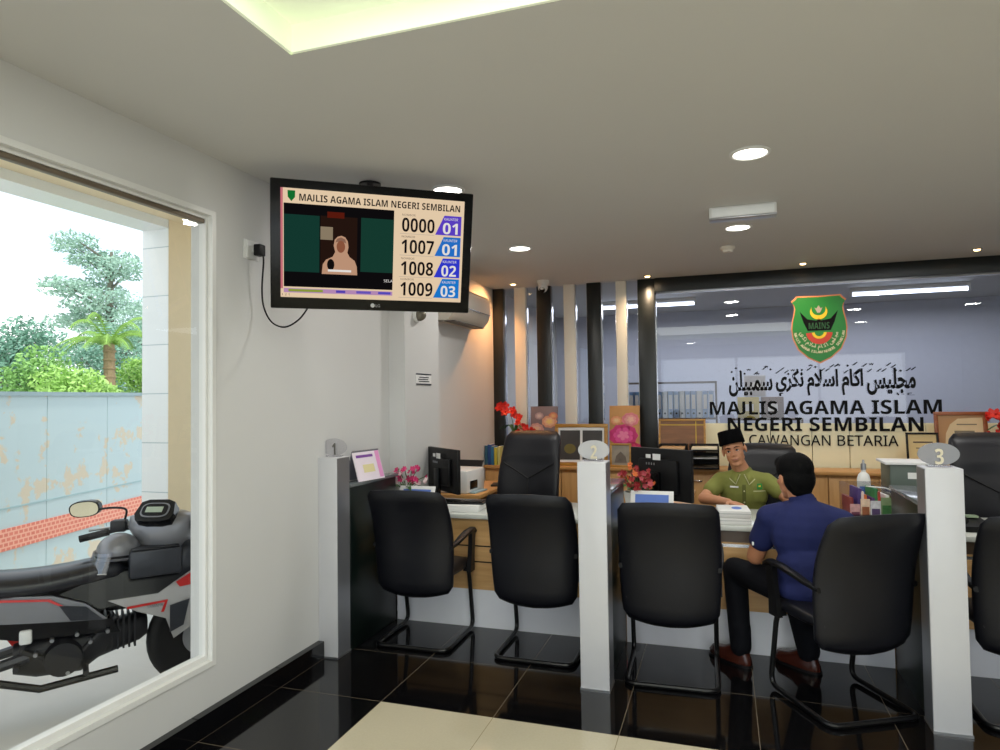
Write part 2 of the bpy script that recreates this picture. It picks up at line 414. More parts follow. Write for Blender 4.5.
# ------------------------------------------------------------------ ceiling fittings
def downlight(x, y, label, r=0.085, group='round white downlights'):
    t = thing('downlight', label, 'ceiling light', (x, y, H), group=group)
    MB().lathe([(r+0.012, -0.001), (r+0.012, -0.006), (r, -0.012), (r-0.006, -0.008), (r-0.006, -0.001)]).build('trim_ring', M_white, t)
    MB().lathe([(r-0.008, -0.001), (r-0.008, -0.007), (0.001, -0.009)]).build('diffuser', M_lightoff, t)
    l = bpy.data.lights.new('downlight_lamp', 'AREA'); l.shape = 'DISK'; l.size = 2*r; l.energy = 9; l.color = (1, 0.97, 0.93)
    o = bpy.data.objects.new('downlight_lamp', l); COL.objects.link(o); o.parent = t; o.location = (0, 0, -0.016)
downlight(1.835, -0.21, 'largest round white downlight, nearest in front of the emergency light')
downlight(1.81, 1.33, 'round white downlight just behind the emergency light')
downlight(0.18, 1.40, 'round white downlight right of the television, above the first bay')
downlight(0.227, -0.19, 'round white downlight seen over the top right edge of the television')
downlight(3.47, -0.21, 'round white downlight at the right edge of the photo')
for x, y in ((3.45, 1.35), (4.9, -0.2), (-0.0, -3.4), (3.9, -2.2), (3.9, -4.6), (1.0, -5.6)):
    l = bpy.data.lights.new('room_lamp', 'AREA'); l.shape = 'DISK'; l.size = 0.17; l.energy = 9; l.color = (1, 0.97, 0.93)
    o = bpy.data.objects.new('room_lamp', l); COL.objects.link(o); o.location = (x, y, H-0.016)
for x, y, lb in ((-0.37, 3.0, 'small warm spotlight at the left end of the slatted partition'), (1.0, 3.06, 'small warm spotlight above the wide black post'),
                 (2.4, 2.95, 'small warm spotlight above the shield emblem'), (3.72, 2.85, 'small warm spotlight at the right end of the black header')):
    t = thing('spotlight', lb, 'ceiling light', (x, y, H), group='small warm spotlights')
    MB().lathe([(0.038, -0.001), (0.038, -0.006), (0.028, -0.010), (0.024, -0.001)]).build('trim_ring', M_chrome, t)
    MB().lathe([(0.026, -0.001), (0.026, -0.007), (0.02, -0.016), (0.001, -0.02)]).build('bulb', M_warm, t)
    l = bpy.data.lights.new('spot_lamp', 'SPOT'); l.energy = 60 if x < 0 else 30; l.spot_size = 2.3; l.spot_blend = 0.9; l.color = (1, 0.46, 0.17) if x < 0 else (1, 0.74, 0.48); l.shadow_soft_size = 0.03
    o = bpy.data.objects.new('spot_lamp', l); COL.objects.link(o); o.parent = t; o.location = (0, 0.0, -0.03); o.rotation_euler = (-0.25, 0.55, 0) if x < 0 else (0.25, 0, 0)
# emergency light box
t = thing('emergency_light', 'white rectangular emergency light box between two downlights on the ceiling', 'emergency light', (1.825, 0.79, H))
MB().box((-0.2, -0.045, -0.075), (0.2, 0.045, -0.0), 0.006).build('housing', M_white, t)
MB().box((-0.185, -0.05, -0.062), (0.185, -0.044, -0.012), 0.002).build('diffuser', mat('ribbed_diffuser', (226,228,226), 0.3, var=0.05, emit=0.12), t)
MB().box((-0.2, -0.049, -0.078), (0.2, 0.049, -0.068), 0.002).build('base_rail', M_alu, t)
t = thing('smoke_detector', 'small cream smoke detector on the ceiling behind the emergency light', 'smoke detector', (1.745, 1.98, H))
MB().lathe([(0.055, -0.001), (0.055, -0.018), (0.04, -0.03), (0.036, -0.045), (0.001, -0.048)]).build('body', M_slatw, t)
t = thing('ceiling_camera', 'white turret security camera on the ceiling before the black and white slats', 'camera', (-0.03, 2.93, H))
MB().lathe([(0.06, -0.001), (0.06, -0.02), (0.052, -0.045), (0.05, -0.05)]).build('base', M_white, t)
MB().ell((0, -0.01, -0.075), 0.05).build('ball', M_white, t); MB().lathe([(0.03, 0), (0.03, 0.01), (0.001, 0.016)], (0, -0.035, -0.1), M=Euler((2.1, 0, 0)).to_matrix().to_4x4()).build('lens', M_blackg, t)
t = thing('dome_camera', 'grey dome security camera on the wall below the television', 'camera', (-0.512, 0.93, 2.16))
R = Euler((0, PI/2, 0)).to_matrix().to_4x4()
MB().lathe([(0.055, 0.001), (0.055, 0.02), (0.05, 0.026)], M=R).build('base', M_white, t)
MB().ell((0.03, 0, 0), (0.055, 0.046, 0.046)).build('dome', mat('smoked_dome', (120,114,100), 0.1, metal=0.4), t)
# main light in the ceiling recess
l = bpy.data.lights.new('cove_lamp', 'AREA'); l.shape = 'RECTANGLE'; l.size = 2.7; l.size_y = 2.4; l.energy = 62; l.color = (0.96, 1.0, 0.97)
o = bpy.data.objects.new('cove_lamp', l); COL.objects.link(o); o.location = (1.8, -3.13, H+0.08)

# added fill lamp inside the unseen front glazing, tilted up to brighten the room
l = bpy.data.lights.new('front_fill_lamp', 'AREA'); l.shape = 'RECTANGLE'; l.size = 5.2; l.size_y = 2.3; l.energy = 46; l.color = (0.88, 0.94, 1.0)
o = bpy.data.objects.new('front_fill_lamp', l); COL.objects.link(o); o.location = (2.9, YF+0.05, 1.25); o.rotation_euler = (PI/2 + 0.2, 0, 0)

# room behind the glass: tubes and file shelves
M_tube = emis('tube_glow', (225,235,255), 7)
for x0, x1, lb in ((0.25, 1.40, 'lit fluorescent tube behind the glass left of the emblem'), (3.08, 4.25, 'lit fluorescent tube behind the glass right of the emblem')):
    t = thing('tube_light', lb, 'tube light', ((x0+x1)/2, 4.8, H), group='tubes in the room behind the glass')
    hw = (x1-x0)/2
    MB().box((-hw, -0.03, -0.05), (hw, 0.03, -0.0), 0.004).build('batten', M_white, t)
    MB().cyl((-hw+0.02, 0, -0.075), (hw-0.02, 0, -0.075), 0.018).build('tube', M_tube, t)
    for sx in (-1, 1): MB().box((sx*(hw-0.01)-0.012, -0.02, -0.1), (sx*(hw-0.01)+0.012, 0.02, -0.04)).build('end_cap', M_white, t)
l = bpy.data.lights.new('back_room_lamp', 'AREA'); l.shape = 'RECTANGLE'; l.size = 5; l.size_y = 1.5; l.energy = 85; l.color = (0.92, 0.95, 1.0)
o = bpy.data.objects.new('back_room_lamp', l); COL.objects.link(o); o.location = (2.4, 4.85, H-0.12)
def office_shelf(x0, x1, y, zs, label):
    t = thing('file_shelf', label, 'shelf', ((x0+x1)/2, y, 0)); hw = (x1-x0)/2
    for sx in (-hw, hw-0.02): MB().box((sx, 0, 0), (sx+0.02, 0.3, zs[-1])).build('side_panel', M_brown, t, smooth=0)
    for z in zs: MB().box((-hw, 0, z-0.02), (hw, 0.3, z)).build('shelf_board', M_brown, t, smooth=0)
office_shelf(0.55, 1.62, 4.2, (0.3, 0.8, 1.27, 1.68), 'brown file shelf behind the glass beside the wide black post')
M_bind = [mat('blue_binder', (150,176,214), 0.5), mat('white_binder', (214,218,220), 0.5), mat('sky_binder', (84,134,196), 0.5)]
def binder(x, y, z, k, label):
    t = thing('binder', label, 'binder', (x, y, z), group='binders on the shelf behind the glass')
    MB().box((-0.026, 0, 0), (0.026, 0.26, 0.3), 0.003).build('cover', M_bind[k], t)
    MB().box((-0.019, -0.002, 0.10), (0.019, 0.001, 0.26)).build('spine_label', M_paper, t, smooth=0)
    MB().lathe([(0.012, 0), (0.012, 0.003)], (0, -0.001, 0.05), 12, M=Euler((PI/2, 0, 0)).to_matrix().to_4x4()).build('ring_hole', M_black, t)
for i in range(16):
    x = 0.61 + i*0.063
    k = 2 if i < 4 else (0, 1, 0)[i % 3]
    binder(x, 4.21, 1.271, k, 'blue and white lever arch binder in the row behind the glass')
for i, (x, z, c_) in enumerate(((1.95, 1.26, (196,180,90)), (2.2, 1.26, (120,100,96)), (2.02, 1.50, (190,190,196)))):
    lb = ('yellow file box behind the glass under the script lettering', 'brown file box behind the glass beside the yellow one', 'grey file box behind the glass stacked on the yellow one')[i]
    t = thing('file_box', lb, 'box', (x, 4.25, z))
    MB().box((-0.11, 0, 0), (0.11, 0.3, 0.235), 0.005).build('box_body', mat('card_%d' % i, c_, 0.6), t)
    MB().box((-0.05, -0.003, 0.08), (0.05, 0.001, 0.16)).build('label_card', M_paper, t, smooth=0)
office_shelf(1.75, 2.5, 4.24, (0.3, 0.8, 1.258), 'low brown shelf behind the glass carrying the file boxes')

# ------------------------------------------------------------------ sign on the glass
sg = thing('sign_lettering', 'black sign lettering in three lines with Jawi script on the glass partition', 'sign', (0, 0, 0))
ys = GY-0.0225
text('lettering', 'MAJLIS AGAMA ISLAM', 1.556, 3.548, 1.330, 1.458, ys, M_ink, sg, 0.01, 0.012)
text('lettering', 'NEGERI SEMBILAN', 1.72, 3.40, 1.172, 1.300, ys, M_ink, sg, 0.01, 0.012)
text('lettering', 'CAWANGAN BETARIA', 1.915, 3.195, 1.035, 1.132, ys, M_ink, sg, 0.01, -0.004)
jawi = ['\uFEE3\uFEA0\uFEE0\uFEF4\uFEB2', '\uFE8D\uFEDB\uFE8E\uFEE1', '\uFE8D\uFEB3\uFEFC\uFEE1', '\uFEE7\uFEDC\uFEAE\uFEF1', '\uFEB3\uFEE4\uFE92\uFEF4\uFEE0\uFEE6']
nat = []
for wd in jawi:
    xs_ = [v.co.x for v in text_mesh(wd[::-1], 0, 0.022).vertices]; nat.append(max(xs_) - min(xs_))
x = 3.35; k_ = (3.35 - 1.74 - 4*0.03)/sum(nat)
for wd, n_ in zip(jawi, nat):
    text('script_lettering', wd[::-1], x - n_*k_, x, 1.505, 1.755, ys, M_ink, sg, 0.008, 0.032); x -= n_*k_ + 0.03
rm = random.Random(11)
for i in range(40):     # vowel marks of the script
    xx = 1.77 + i*0.0395; zz = rm.uniform(1.715, 1.79); k = rm.random(); m = MB()
    if k < 0.45: m.prism([(xx, zz), (xx+0.012, zz-0.004), (xx+0.045, zz+0.022), (xx+0.04, zz+0.028)], ys-0.008, ys)
    elif k < 0.75: m.prism([(xx, zz-0.012), (xx+0.012, zz), (xx, zz+0.012), (xx-0.012, zz)], ys-0.008, ys)
    else: m.prism([(xx-0.02, zz+0.012), (xx-0.012, zz-0.006), (xx, zz+0.004), (xx+0.010, zz-0.008), (xx+0.02, zz+0.014), (xx+0.008, zz+0.006), (xx, zz+0.016), (xx-0.01, zz+0.005)], ys-0.008, ys)
    m.build('script_mark', M_ink, sg, smooth=0)
text('year_lettering', '\u0664\u0660\u0661'[::-1], 3.19, 3.34, 1.50, 1.525, ys, M_ink, sg, 0.004, 0.0)

# emblem shield
em = thing('emblem_shield', 'green shield emblem with crescent and orange edge on the glass partition', 'emblem', (2.565, GY-0.002, 2.145))
def shield(k):
    half = [(0.0, -0.335), (0.10, -0.285), (0.19, -0.20), (0.235, -0.09), (0.245, 0.0), (0.238, 0.07), (0.222, 0.14), (0.212, 0.20), (0.222, 0.24), (0.242, 0.268), (0.205, 0.30), (0.195, 0.318), (0.0, 0.312)]
    pts = half + [(-x_, z_) for x_, z_ in half[-2:0:-1]]
    return [(x_*k, z_*k - (1-k)*0.0) for x_, z_ in pts]
MB().prism(shield(1.0), -0.006, 0).build('border', mat('orange_edge', (224,140,92), 0.4), em, smooth=0)
MB().prism(shield(0.955), -0.009, -0.004).build('field', mat('emblem_green', (24,128,44), 0.35), em, smooth=0)
arc = lambda r, a0, a1, n=14: [(r*math.cos(a0+(a1-a0)*i/n), r*math.sin(a0+(a1-a0)*i/n)) for i in range(n+1)]
out = [(x_, z_+0.16) for x_, z_ in arc(0.075, PI*0.95, PI*2.05)]; inn = [(x_, z_+0.185) for x_, z_ in arc(0.062, PI*2.1, PI*0.9)]
MB().prism(out+inn, -0.012, -0.008).build('crescent', M_yellow, em, smooth=0)
m = MB(); m.prism([(-0.035, 0.20), (-0.012, 0.15), (0.012, 0.15), (0.035, 0.20), (0.018, 0.19), (0.0, 0.22), (-0.018, 0.19)], -0.0125, -0.008)
m.build('flame', mat('silver_print', (170,160,150), 0.4), em, smooth=0)
m = MB(); m.prism([(-0.165, 0.165), (-0.10, 0.09), (-0.02, 0.075), (0.0, 0.10), (0.02, 0.075), (0.10, 0.09), (0.165, 0.165), (0.135, 0.06), (0.10, -0.02), (-0.10, -0.02), (-0.135, 0.06)], -0.012, -0.008)
m.build('horned_roof', M_ink, em, smooth=0)
text('emblem_lettering', 'MAINS', -0.09, 0.09, -0.005, 0.055, -0.013, mat('dark_green_print', (24,84,40), 0.4), em, 0, 0.01)
m = MB(); m.prism([(x_, z_-0.035) for x_, z_ in arc(0.115, PI*1.02, PI*1.98) + arc(0.066, PI*1.98, PI*1.02)], -0.012, -0.008)
m.build('red_band', mat('emblem_red', (196,60,34), 0.4), em, smooth=0)
m = MB(); m.prism([(x_, z_-0.035) for x_, z_ in arc(0.064, PI*1.02, PI*1.98) + arc(0.04, PI*1.98, PI*1.02)], -0.012, -0.008)
m.build('yellow_band', M_yellow, em, smooth=0)
def arc_text(parent, body, r, a0, a1, h, cz, mt):
    for i, ch in enumerate(body):
        if ch == ' ': continue
        a = a0 + (a1-a0)*(i+0.5)/len(body)
        me = text_mesh(ch, 0, 0.01); s_ = h/0.72
        for v in me.vertices:
            px, pz = (v.co.x-0.33)*s_, v.co.y*s_
            ta = a + PI/2
            v.co = V((r*math.cos(a) + px*math.cos(ta) - pz*math.sin(ta), -0.0125, cz + r*math.sin(a) + px*math.sin(ta) + pz*math.cos(ta)))
        link('emblem_letter', me, mt, parent, smooth=0)
M_cr = mat('cream_print', (226,226,190), 0.5)
arc_text(em, 'MAJLIS AGAMA ISLAM NEGERI SEMBILAN', 0.222, PI*1.03, PI*1.97, 0.024, -0.015, M_cr)
arc_text(em, '\uFEE3\uFEA0\uFEE0\uFEF4\uFEB2\uFE8D\uFEDB\uFE8E\uFEE1\uFE8D\uFEB3\uFEFC\uFEE1\uFEE7\uFEDC\uFEAE\uFEF1'[::-1], 0.165, PI*1.03, PI*1.97, 0.036, -0.02, M_cr)

# ------------------------------------------------------------------ columns, number discs, dividers
for i, (x, lb) in enumerate(((-0.576, 'square grey column numbered 1 against the left wall'), (1.017, 'square white column numbered 2 between the counter bays'), (2.62, 'square white column numbered 3 at the right'), (4.22, 'square white column beyond the right counter bay'))):
    t = thing('column', lb, 'column', (x, -0.105, 0))
    hw = 0.064 if i == 0 else 0.075
    m = MB(); m.box((-hw, -0.075, 0.0), (hw, 0.07, 1.185), 0.003); m.build('shaft', [M_column], t)
    m = MB()
    for sx in (-1, 1):
        if i == 0 and sx < 0: continue
        m.box((sx*hw-0.001, -0.07, 0.004), (sx*hw+0.001, 0.068, 1.18))
    m.build('side_face', M_colside, t, smooth=0)
    MB().box((-hw-0.003, -0.079, 0.0), (hw+0.003, 0.073, 0.012)).build('foot_trim', M_alu, t, smooth=0)
    if i == 3: continue
    t = thing('number_disc', ('clear oval acrylic disc with number 1 on the left column', 'clear oval acrylic disc with number 2 on the middle column', 'grey oval acrylic disc with number 3 on the right column')[i], 'number sign', (x, -0.10, 1.186))
    MB().prism([(0.085*math.cos(k*PI/16), 0.058+0.052*math.sin(k*PI/16)) for k in range(32)], -0.004, 0.004).build('disc', (M_acryl, M_frost, M_frost3)[i], t, smooth=0)
    MB().box((-0.05, -0.02, 0), (0.05, 0.02, 0.008), 0.002).build('foot', M_acryl, t)
    text('numeral', str(i+1), -0.016 if i else -0.009, 0.018 if i else 0.012, 0.012, 0.082, -0.006, mat('bronze_numeral_%d' % i, (214,204,176) if i else (96,94,88), 0.35, metal=0.2), t, 0.006, 0.02)
for i, (x, lb) in enumerate(((-0.548, 'dark green divider panel against the left wall carrying the desk calendar'), (1.017, 'dark green divider panel behind the white middle column'), (2.62, 'dark green divider panel behind the white column at the right'), (4.22, 'dark green divider panel beyond the right bay'))):
    t = thing('divider', lb, 'divider', (x, 0, 0))
    hw = 0.04 if i == 0 else 0.06; ye = 0.60
    MB().box((-hw, -0.032, 0), (hw, 0.575, 0.99), 0.002).build('panel', M_green, t)
    MB().box((-hw-0.006, -0.032, 0.99), (hw+0.006, ye, 1.01), 0.002).build('ledge', M_ledge, t)

# ------------------------------------------------------------------ counters
def counter(x0, x1, label, light):
    t = thing('counter_desk', label, 'counter', ((x0+x1)/2, 0.58, 0)); hw = (x1-x0)/2
    MB().box((-hw, 0.0, 0.0), (hw, 0.03, 0.25)).build('kick_plate', M_kick, t, smooth=0)
    f = MB()
    if light: zz = [(0.25, 0.428), (0.438, 0.533), (0.543, 0.64)]
    else: zz = [(0.25, 0.51), (0.53, 0.62), (0.64, 0.65)]
    for a, b in zz: f.box((-hw, -0.003, a), (hw, 0.03, b))
    f.build('front_panel', M_woodp, t, smooth=0)
    for (a, b), (c_, d_) in zip(zz, zz[1:]): MB().box((-hw, 0.0, b), (hw, 0.028, c_)).build('inlay_strip', M_frame if light else M_inlay, t, smooth=0)
    MB().box((-hw, 0.0, 0.64 if light else 0.65), (hw, 0.03, 0.722)).build('apron', M_woodp if light else M_brown, t, smooth=0)
    MB().box((-hw, -0.035, 0.722), (hw, 0.62, 0.752), 0.004).build('desk_top', M_top, t)
    return t
counter(-0.505, 0.955, 'beech fronted counter with two dark inlays in the bay between columns 1 and 2', True)
counter(1.08, 2.555, 'brown fronted counter with pale steel inlays in front of the officer', False)
counter(2.685, 4.155, 'brown fronted counter right of the column numbered 3', False)
def side_desk(x0, x1, y0, y1, label):
    t = thing('side_desk', label, 'desk', (x0, y0, 0))
    MB().box((0, 0, 0.722), (x1-x0, y1-y0, 0.752), 0.003).build('desk_top', M_wood, t)
    for yy in (0.02, y1-y0-0.04): MB().box((0.02, yy, 0), (x1-x0-0.02, yy+0.02, 0.722)).build('leg_panel', M_woodv, t, smooth=0)
side_desk(-0.685, -0.18, 1.38, 2.3, 'beech side desk with white printer along the left wall')
side_desk(1.08, 1.45, 1.22, 2.1, 'beech side desk behind the middle counter at the monitor')
side_desk(2.70, 3.06, 1.22, 2.1, 'beech side desk behind the column numbered 3')

# credenza under the partition: separate units, one continuous top
def credenza(x0, x1, label):
    t = thing('low_cabinet', label, 'cabinet', ((x0+x1)/2, 2.93, 0), group='low beech cabinets under the partition'); hw = (x1-x0)/2
    MB().box((-hw, 0.02, 0.06), (hw, 0.33, 0.80)).build('carcass', M_woodv, t, smooth=0)
    MB().box((-hw, 0.04, 0.0), (hw, 0.33, 0.06)).build('plinth', M_brown, t, smooth=0)
    for a, b, s_ in ((-hw+0.003, -0.002, -1), (0.002, hw-0.003, 1)):
        d_ = MB().box((a, 0.0, 0.07), (b, 0.02, 0.77), 0.002).build('door', M_woodv, t)
        hx = b-0.13 if s_ < 0 else a+0.05
        MB().box((hx, -0.02, 0.715), (hx+0.09, -0.012, 0.727), 0.002).box((hx+0.005, -0.013, 0.717), (hx+0.015, 0.001, 0.725)).box((hx+0.075, -0.013, 0.717), (hx+0.085, 0.001, 0.725)).build('handle', M_chrome, d_)
names = ['leftmost, behind the first executive chair', 'behind the gilt framed photographs', 'behind the monitor of the middle bay', 'behind the officer', 'right of the man in navy', 'behind the right executive chair']
for i in range(6):
    credenza(-0.685 + i*0.81, -0.685 + (i+1)*0.81 - 0.004, 'low two door beech cabinet under the partition, ' + names[i])
MB().box((-0.685, 2.90, 0.802), (4.18, 3.262, 0.832), 0.003).build('cabinet_top', M_wood, tag_ := None)
tag(bpy.data.objects['cabinet_top'], 'long beech worktop lying on the low cabinets under the partition', 'worktop')

# ------------------------------------------------------------------ guest chairs
def guest_chair(label, loc, rz):
    t = thing('guest_chair', label, 'chair', loc, rz, 'black cantilever visitor chairs')
    W = 0.235
    p = [(-W+0.01, 0.09, 0.455), (-W, 0.135, 0.40), (-W, 0.205, 0.02), (-W, -0.27, 0.014), (W, -0.27, 0.014), (W, 0.205, 0.02), (W, 0.135, 0.40), (W-0.01, 0.09, 0.455)]
    MB().tube(rounded(p, 0.06, 6), 0.0135, 10).build('sled_frame', M_frame, t)
    rings = []
    for i in range(9):
        v = i/8; th = 0.045*math.sin(PI*min(1, max(0, v*0.96+0.02)))**0.35; 
        rings.append([(x_, z_, 0.455 + y_*1.0) for x_, z_, y_ in [(a, -0.235 + 0.43*v + 0.0*b, b) for a, b, _ in superring(0, 0, 0, 0.245*(0.94+0.06*math.sin(PI*v)), max(0.006, th), 3.5, 24)]])
    MB().loft(rings).build('seat', M_leather, t, smooth=60)
    rings = []
    for i in range(19):
        v = i/18; z = 0.345 + 0.625*v
        yc = -0.235 - 0.155*v + 0.045*math.sin(PI*v*1.0) - 0.01*math.sin(2*PI*v)
        e = min(1.0, min(v, 1-v)/0.07); rd = math.sqrt(max(0, 1-(1-e)**2))
        hw = (0.240 + 0.026*math.sin(PI*(0.10+0.72*v)))*(0.90+0.10*rd); th = 0.006 + 0.028*rd
        ring = superring(0, 0, 0, hw, th, 3.2, 32)
        rings.append([(a, yc + b + 0.045*(a/0.25)**2, z + (0.022*(1-(a/0.25)**2))*(v-0.25) + (-0.03*(1-(a/0.25)**2) if v < 0.1 else 0)*(1-v/0.1)) for a, b, _ in ring])
    MB().loft(rings).build('backrest', M_leather, t, smooth=60)
    for s_ in (-1, 1):
        m = MB(); xx = s_*(W+0.022)
        m.loft([[(xx-0.014, y_, z_), (xx+0.014, y_, z_), (xx+0.014, y2, z2), (xx-0.014, y2, z2)] for y_, z_, y2, z2 in ((0.07, 0.40, 0.15, 0.40), (0.085, 0.48, 0.15, 0.49), (0.105, 0.58, 0.165, 0.60), (0.11, 0.655, 0.18, 0.645))])
        m.box((min(s_*(W-0.02), xx), 0.08, 0.405), (max(s_*(W-0.02), xx), 0.14, 0.43))
        m.build('arm_support', M_black, t)
        pts = [(xx, 0.20, 0.645), (xx, 0.15, 0.668), (xx, 0.05, 0.666), (xx, -0.06, 0.650), (xx, -0.15, 0.634), (xx*0.98, -0.24, 0.622)]
        MB().loft([[V(p_) + V((a, 0, b)) for a, b, _ in superring(0, 0, 0, w_, 0.013, 3, 12)] for p_, w_ in zip(pts, (0.014, 0.024, 0.026, 0.024, 0.018, 0.014))]).build('arm_pad', M_black, t)
    return t
chairs = [('black visitor chair left of the pair before the bay between columns 1 and 2', (-0.165, 0.345, 0), 0.02),
          ('black visitor chair right of the pair before the bay, beside the column numbered 2', (0.61, 0.345, 0), 0.0),
          ('empty black visitor chair right beside the column numbered 2', (1.385, 0.22, 0), 0.03),
          ('black visitor chair turned to the left, occupied by the man in navy', (2.19, 0.07, 0), 0.50),
          ('black visitor chair at the right edge, right of the column numbered 3', (3.02, 0.19, 0), 0.0)]
c0 = guest_chair(*chairs[0])
for lb, lc, rz in chairs[1:]: dup(c0, lc, rz, lb)

# ------------------------------------------------------------------ executive chairs (facing the visitors)
def exec_chair(label, loc, rz, h=0.74):
    t = thing('executive_chair', label, 'chair', loc, rz, 'black high back executive chairs')
    rings = []
    for i in range(23):
        v = i/22; z = 0.50 + h*v
        yc = 0.20 + 0.11*v - 0.05*math.sin(PI*v*1.3)
        e = min(1.0, min(v, 1-v)/0.09); rd = math.sqrt(max(0, 1-(1-e)**2))
        hw = (0.255 - 0.022*v + 0.015*math.sin(PI*v))*(0.86+0.14*rd); th = 0.008 + 0.05*rd + (0.018 if 0.70 < v < 0.95 else 0)
        rings.append([(a, yc + b - 0.05*(a/0.25)**2, z + 0.025*(1-(a/0.25)**2)*(v-0.5)) for a, b, _ in superring(0, 0, 0, hw, th, 3.0, 36)])
    bk = MB().loft(rings).build('backrest', M_leather, t, smooth=60)
    m = MB(); zf = lambda z_: 0.20 + 0.11*((z_-0.5)/h) - 0.05*math.sin(PI*((z_-0.5)/h)*1.3) - 0.064
    for a, b in (((-0.215, 1.0), (0, 0.875)), ((0.215, 1.0), (0, 0.875)), ((0, 0.875), (0, 0.62))):
        m.tube([(a[0]+(b[0]-a[0])*k/5, zf(a[1]+(b[1]-a[1])*k/5) - 0.05*((a[0]+(b[0]-a[0])*k/5)/0.25)**2, a[1]+(b[1]-a[1])*k/5) for k in range(6)], 0.005, 6)
    m.build('seam', mat('seam_black', (4,4,5), 0.6), bk)
    rings = []
    for i in range(9):
        v = i/8; th = 0.055*math.sin(PI*(v*0.96+0.02))**0.35
        rings.append([(a, -0.30 + 0.52*v, 0.49 + b) for a, b, _ in superring(0, 0, 0, 0.26, max(0.008, th), 3.2, 24)])
    MB().loft(rings).build('seat', M_leather, t, smooth=60)
    for s_ in (-1, 1):
        MB().tube(rounded([(s_*0.25, 0.12, 0.46), (s_*0.29, 0.10, 0.46), (s_*0.30, 0.05, 0.68), (s_*0.30, -0.15, 0.69), (s_*0.30, -0.2, 0.67)], 0.05), 0.017, 8).build('armrest', M_black, t)
    MB().cyl((0, 0, 0.06), (0, 0, 0.44), 0.028).build('gas_lift', M_chrome, t)
    m = MB()
    for k in range(5):
        a = 2*PI*k/5 + 0.3; m.tube([(0, 0, 0.10), (0.28*math.cos(a), 0.28*math.sin(a), 0.07)], [0.03, 0.018], 8)
    m.build('star_base', M_black, t)
    for k in range(5):
        a = 2*PI*k/5 + 0.3; MB().ell((0.29*math.cos(a), 0.29*math.sin(a), 0.032), (0.03, 0.03, 0.032), 12, 8).build('caster', M_black, t)
    return t
exec_chair('empty black high back executive chair behind the counter between columns 1 and 2', (0.16, 1.42, 0), -0.06, 0.74)
exec_chair('black executive chair behind the seated officer', (1.93, 1.62, 0), -0.12, 0.635)
exec_chair('black executive chair at the right edge behind the column numbered 3', (3.36, 1.30, 0), 0.0, 0.74)

# ------------------------------------------------------------------ television
tv = thing('television', 'black television with queue numbers hung from the ceiling by the left wall', 'television', (0.006, -0.635, 2.301), rot=Euler((0.211, 0, 0.635)))
# frame: x right, z up, -y towards the viewers
MB().box((-0.51, 0.0, -0.315), (0.51, 0.05, 0.315), 0.006).build('housing', M_blackg, tv)
MB().box((-0.36, 0.05, -0.22), (0.36, 0.085, 0.22), 0.01).build('back_cover', M_black, tv)
m = MB(); m.box((-0.15, 0.085, -0.12), (0.15, 0.10, 0.12)); m.build('mount_plate', M_black, tv, smooth=0)
m = MB(); Mi = (Matrix.Translation((0.006, -0.635, 2.301)) @ Euler((0.211, 0, 0.635)).to_matrix().to_4x4()).inverted()
m.tube([Mi @ V((-0.09, -0.49, 2.44)), Mi @ V((-0.13, -0.44, 2.60)), Mi @ V((-0.13, -0.44, H-0.001))], 0.02, 10)
m.cyl(Mi @ V((-0.13, -0.44, H-0.012)), Mi @ V((-0.13, -0.44, H-0.001)), 0.06)
m.tube([Mi @ V((-0.09, -0.49, 2.44)), (0.0, 0.09, 0.0)], 0.02, 10)
m.build('ceiling_bracket', M_black, tv)
sx = lambda u: -0.462 + 0.924*u
sz = lambda v: 0.272 - 0.53*v
def q(u0, u1, v0, v1, d, mt, name, sh=0.0):
    return MB().flat([(sx(u0), -d, sz(v1)), (sx(u1), -d, sz(v1)), (sx(u1), -d, sz(v0)), (sx(u0+sh), -d, sz(v0))]).build(name, mt, scr, smooth=0)
E = lambda n, c_, s_=0.85: emis('screen_'+n, c_, s_)
scr = MB().flat([(sx(0), -0.001, sz(1)), (sx(1), -0.001, sz(1)), (sx(1), -0.001, sz(0)), (sx(0), -0.001, sz(0))]).build('screen', E('cream', (250,222,186)), tv, smooth=0)
e_ink = E('ink', (26,20,22)); e_w = E('white', (250,245,240))
text('screen_lettering', 'MAJLIS AGAMA ISLAM NEGERI SEMBILAN', sx(0.095), sx(0.975), sz(0.108), sz(0.045), -0.003, e_ink, scr, 0, 0.012)
m = MB(); m.flat([(sx(0.055)+0.018*a, -0.003, sz(0.065)+0.026*b) for a, b in ((-1, 0.9), (-0.95, -0.3), (0, -1.1), (0.95, -0.3), (1, 0.9))])
m.build('screen_emblem', E('green', (20,120,50)), scr, smooth=0)
q(0.0, 0.012, 0.0, 0.92, 0.002, E('pink', (214,120,130)), 'screen_edge')
q(0.016, 0.60, 0.135, 0.90, 0.003, E('dark', (16,14,16)), 'video_picture')
q(0.016, 0.20, 0.235, 0.76, 0.004, E('curtain', (22,62,52)), 'video_curtain'); q(0.42, 0.60, 0.225, 0.735, 0.004, E('curtain2', (24,64,52)), 'video_curtain')
q(0.205, 0.40, 0.23, 0.76, 0.004, E('room', (40,24,18)), 'video_room'); q(0.205, 0.27, 0.33, 0.45, 0.0045, E('shelf', (150,134,110)), 'video_shelf'); q(0.24, 0.33, 0.19, 0.245, 0.0045, E('lamp', (96,28,16)), 'video_lamp')
def disc(u, v, ru, rv, d, mt, name):
    MB().flat([(sx(u)+ru*math.cos(k*PI/12), -d, sz(v)+rv*math.sin(k*PI/12)) for k in range(24)]).build(name, mt, scr, smooth=0)
e_h = E('scarf', (206,160,130))
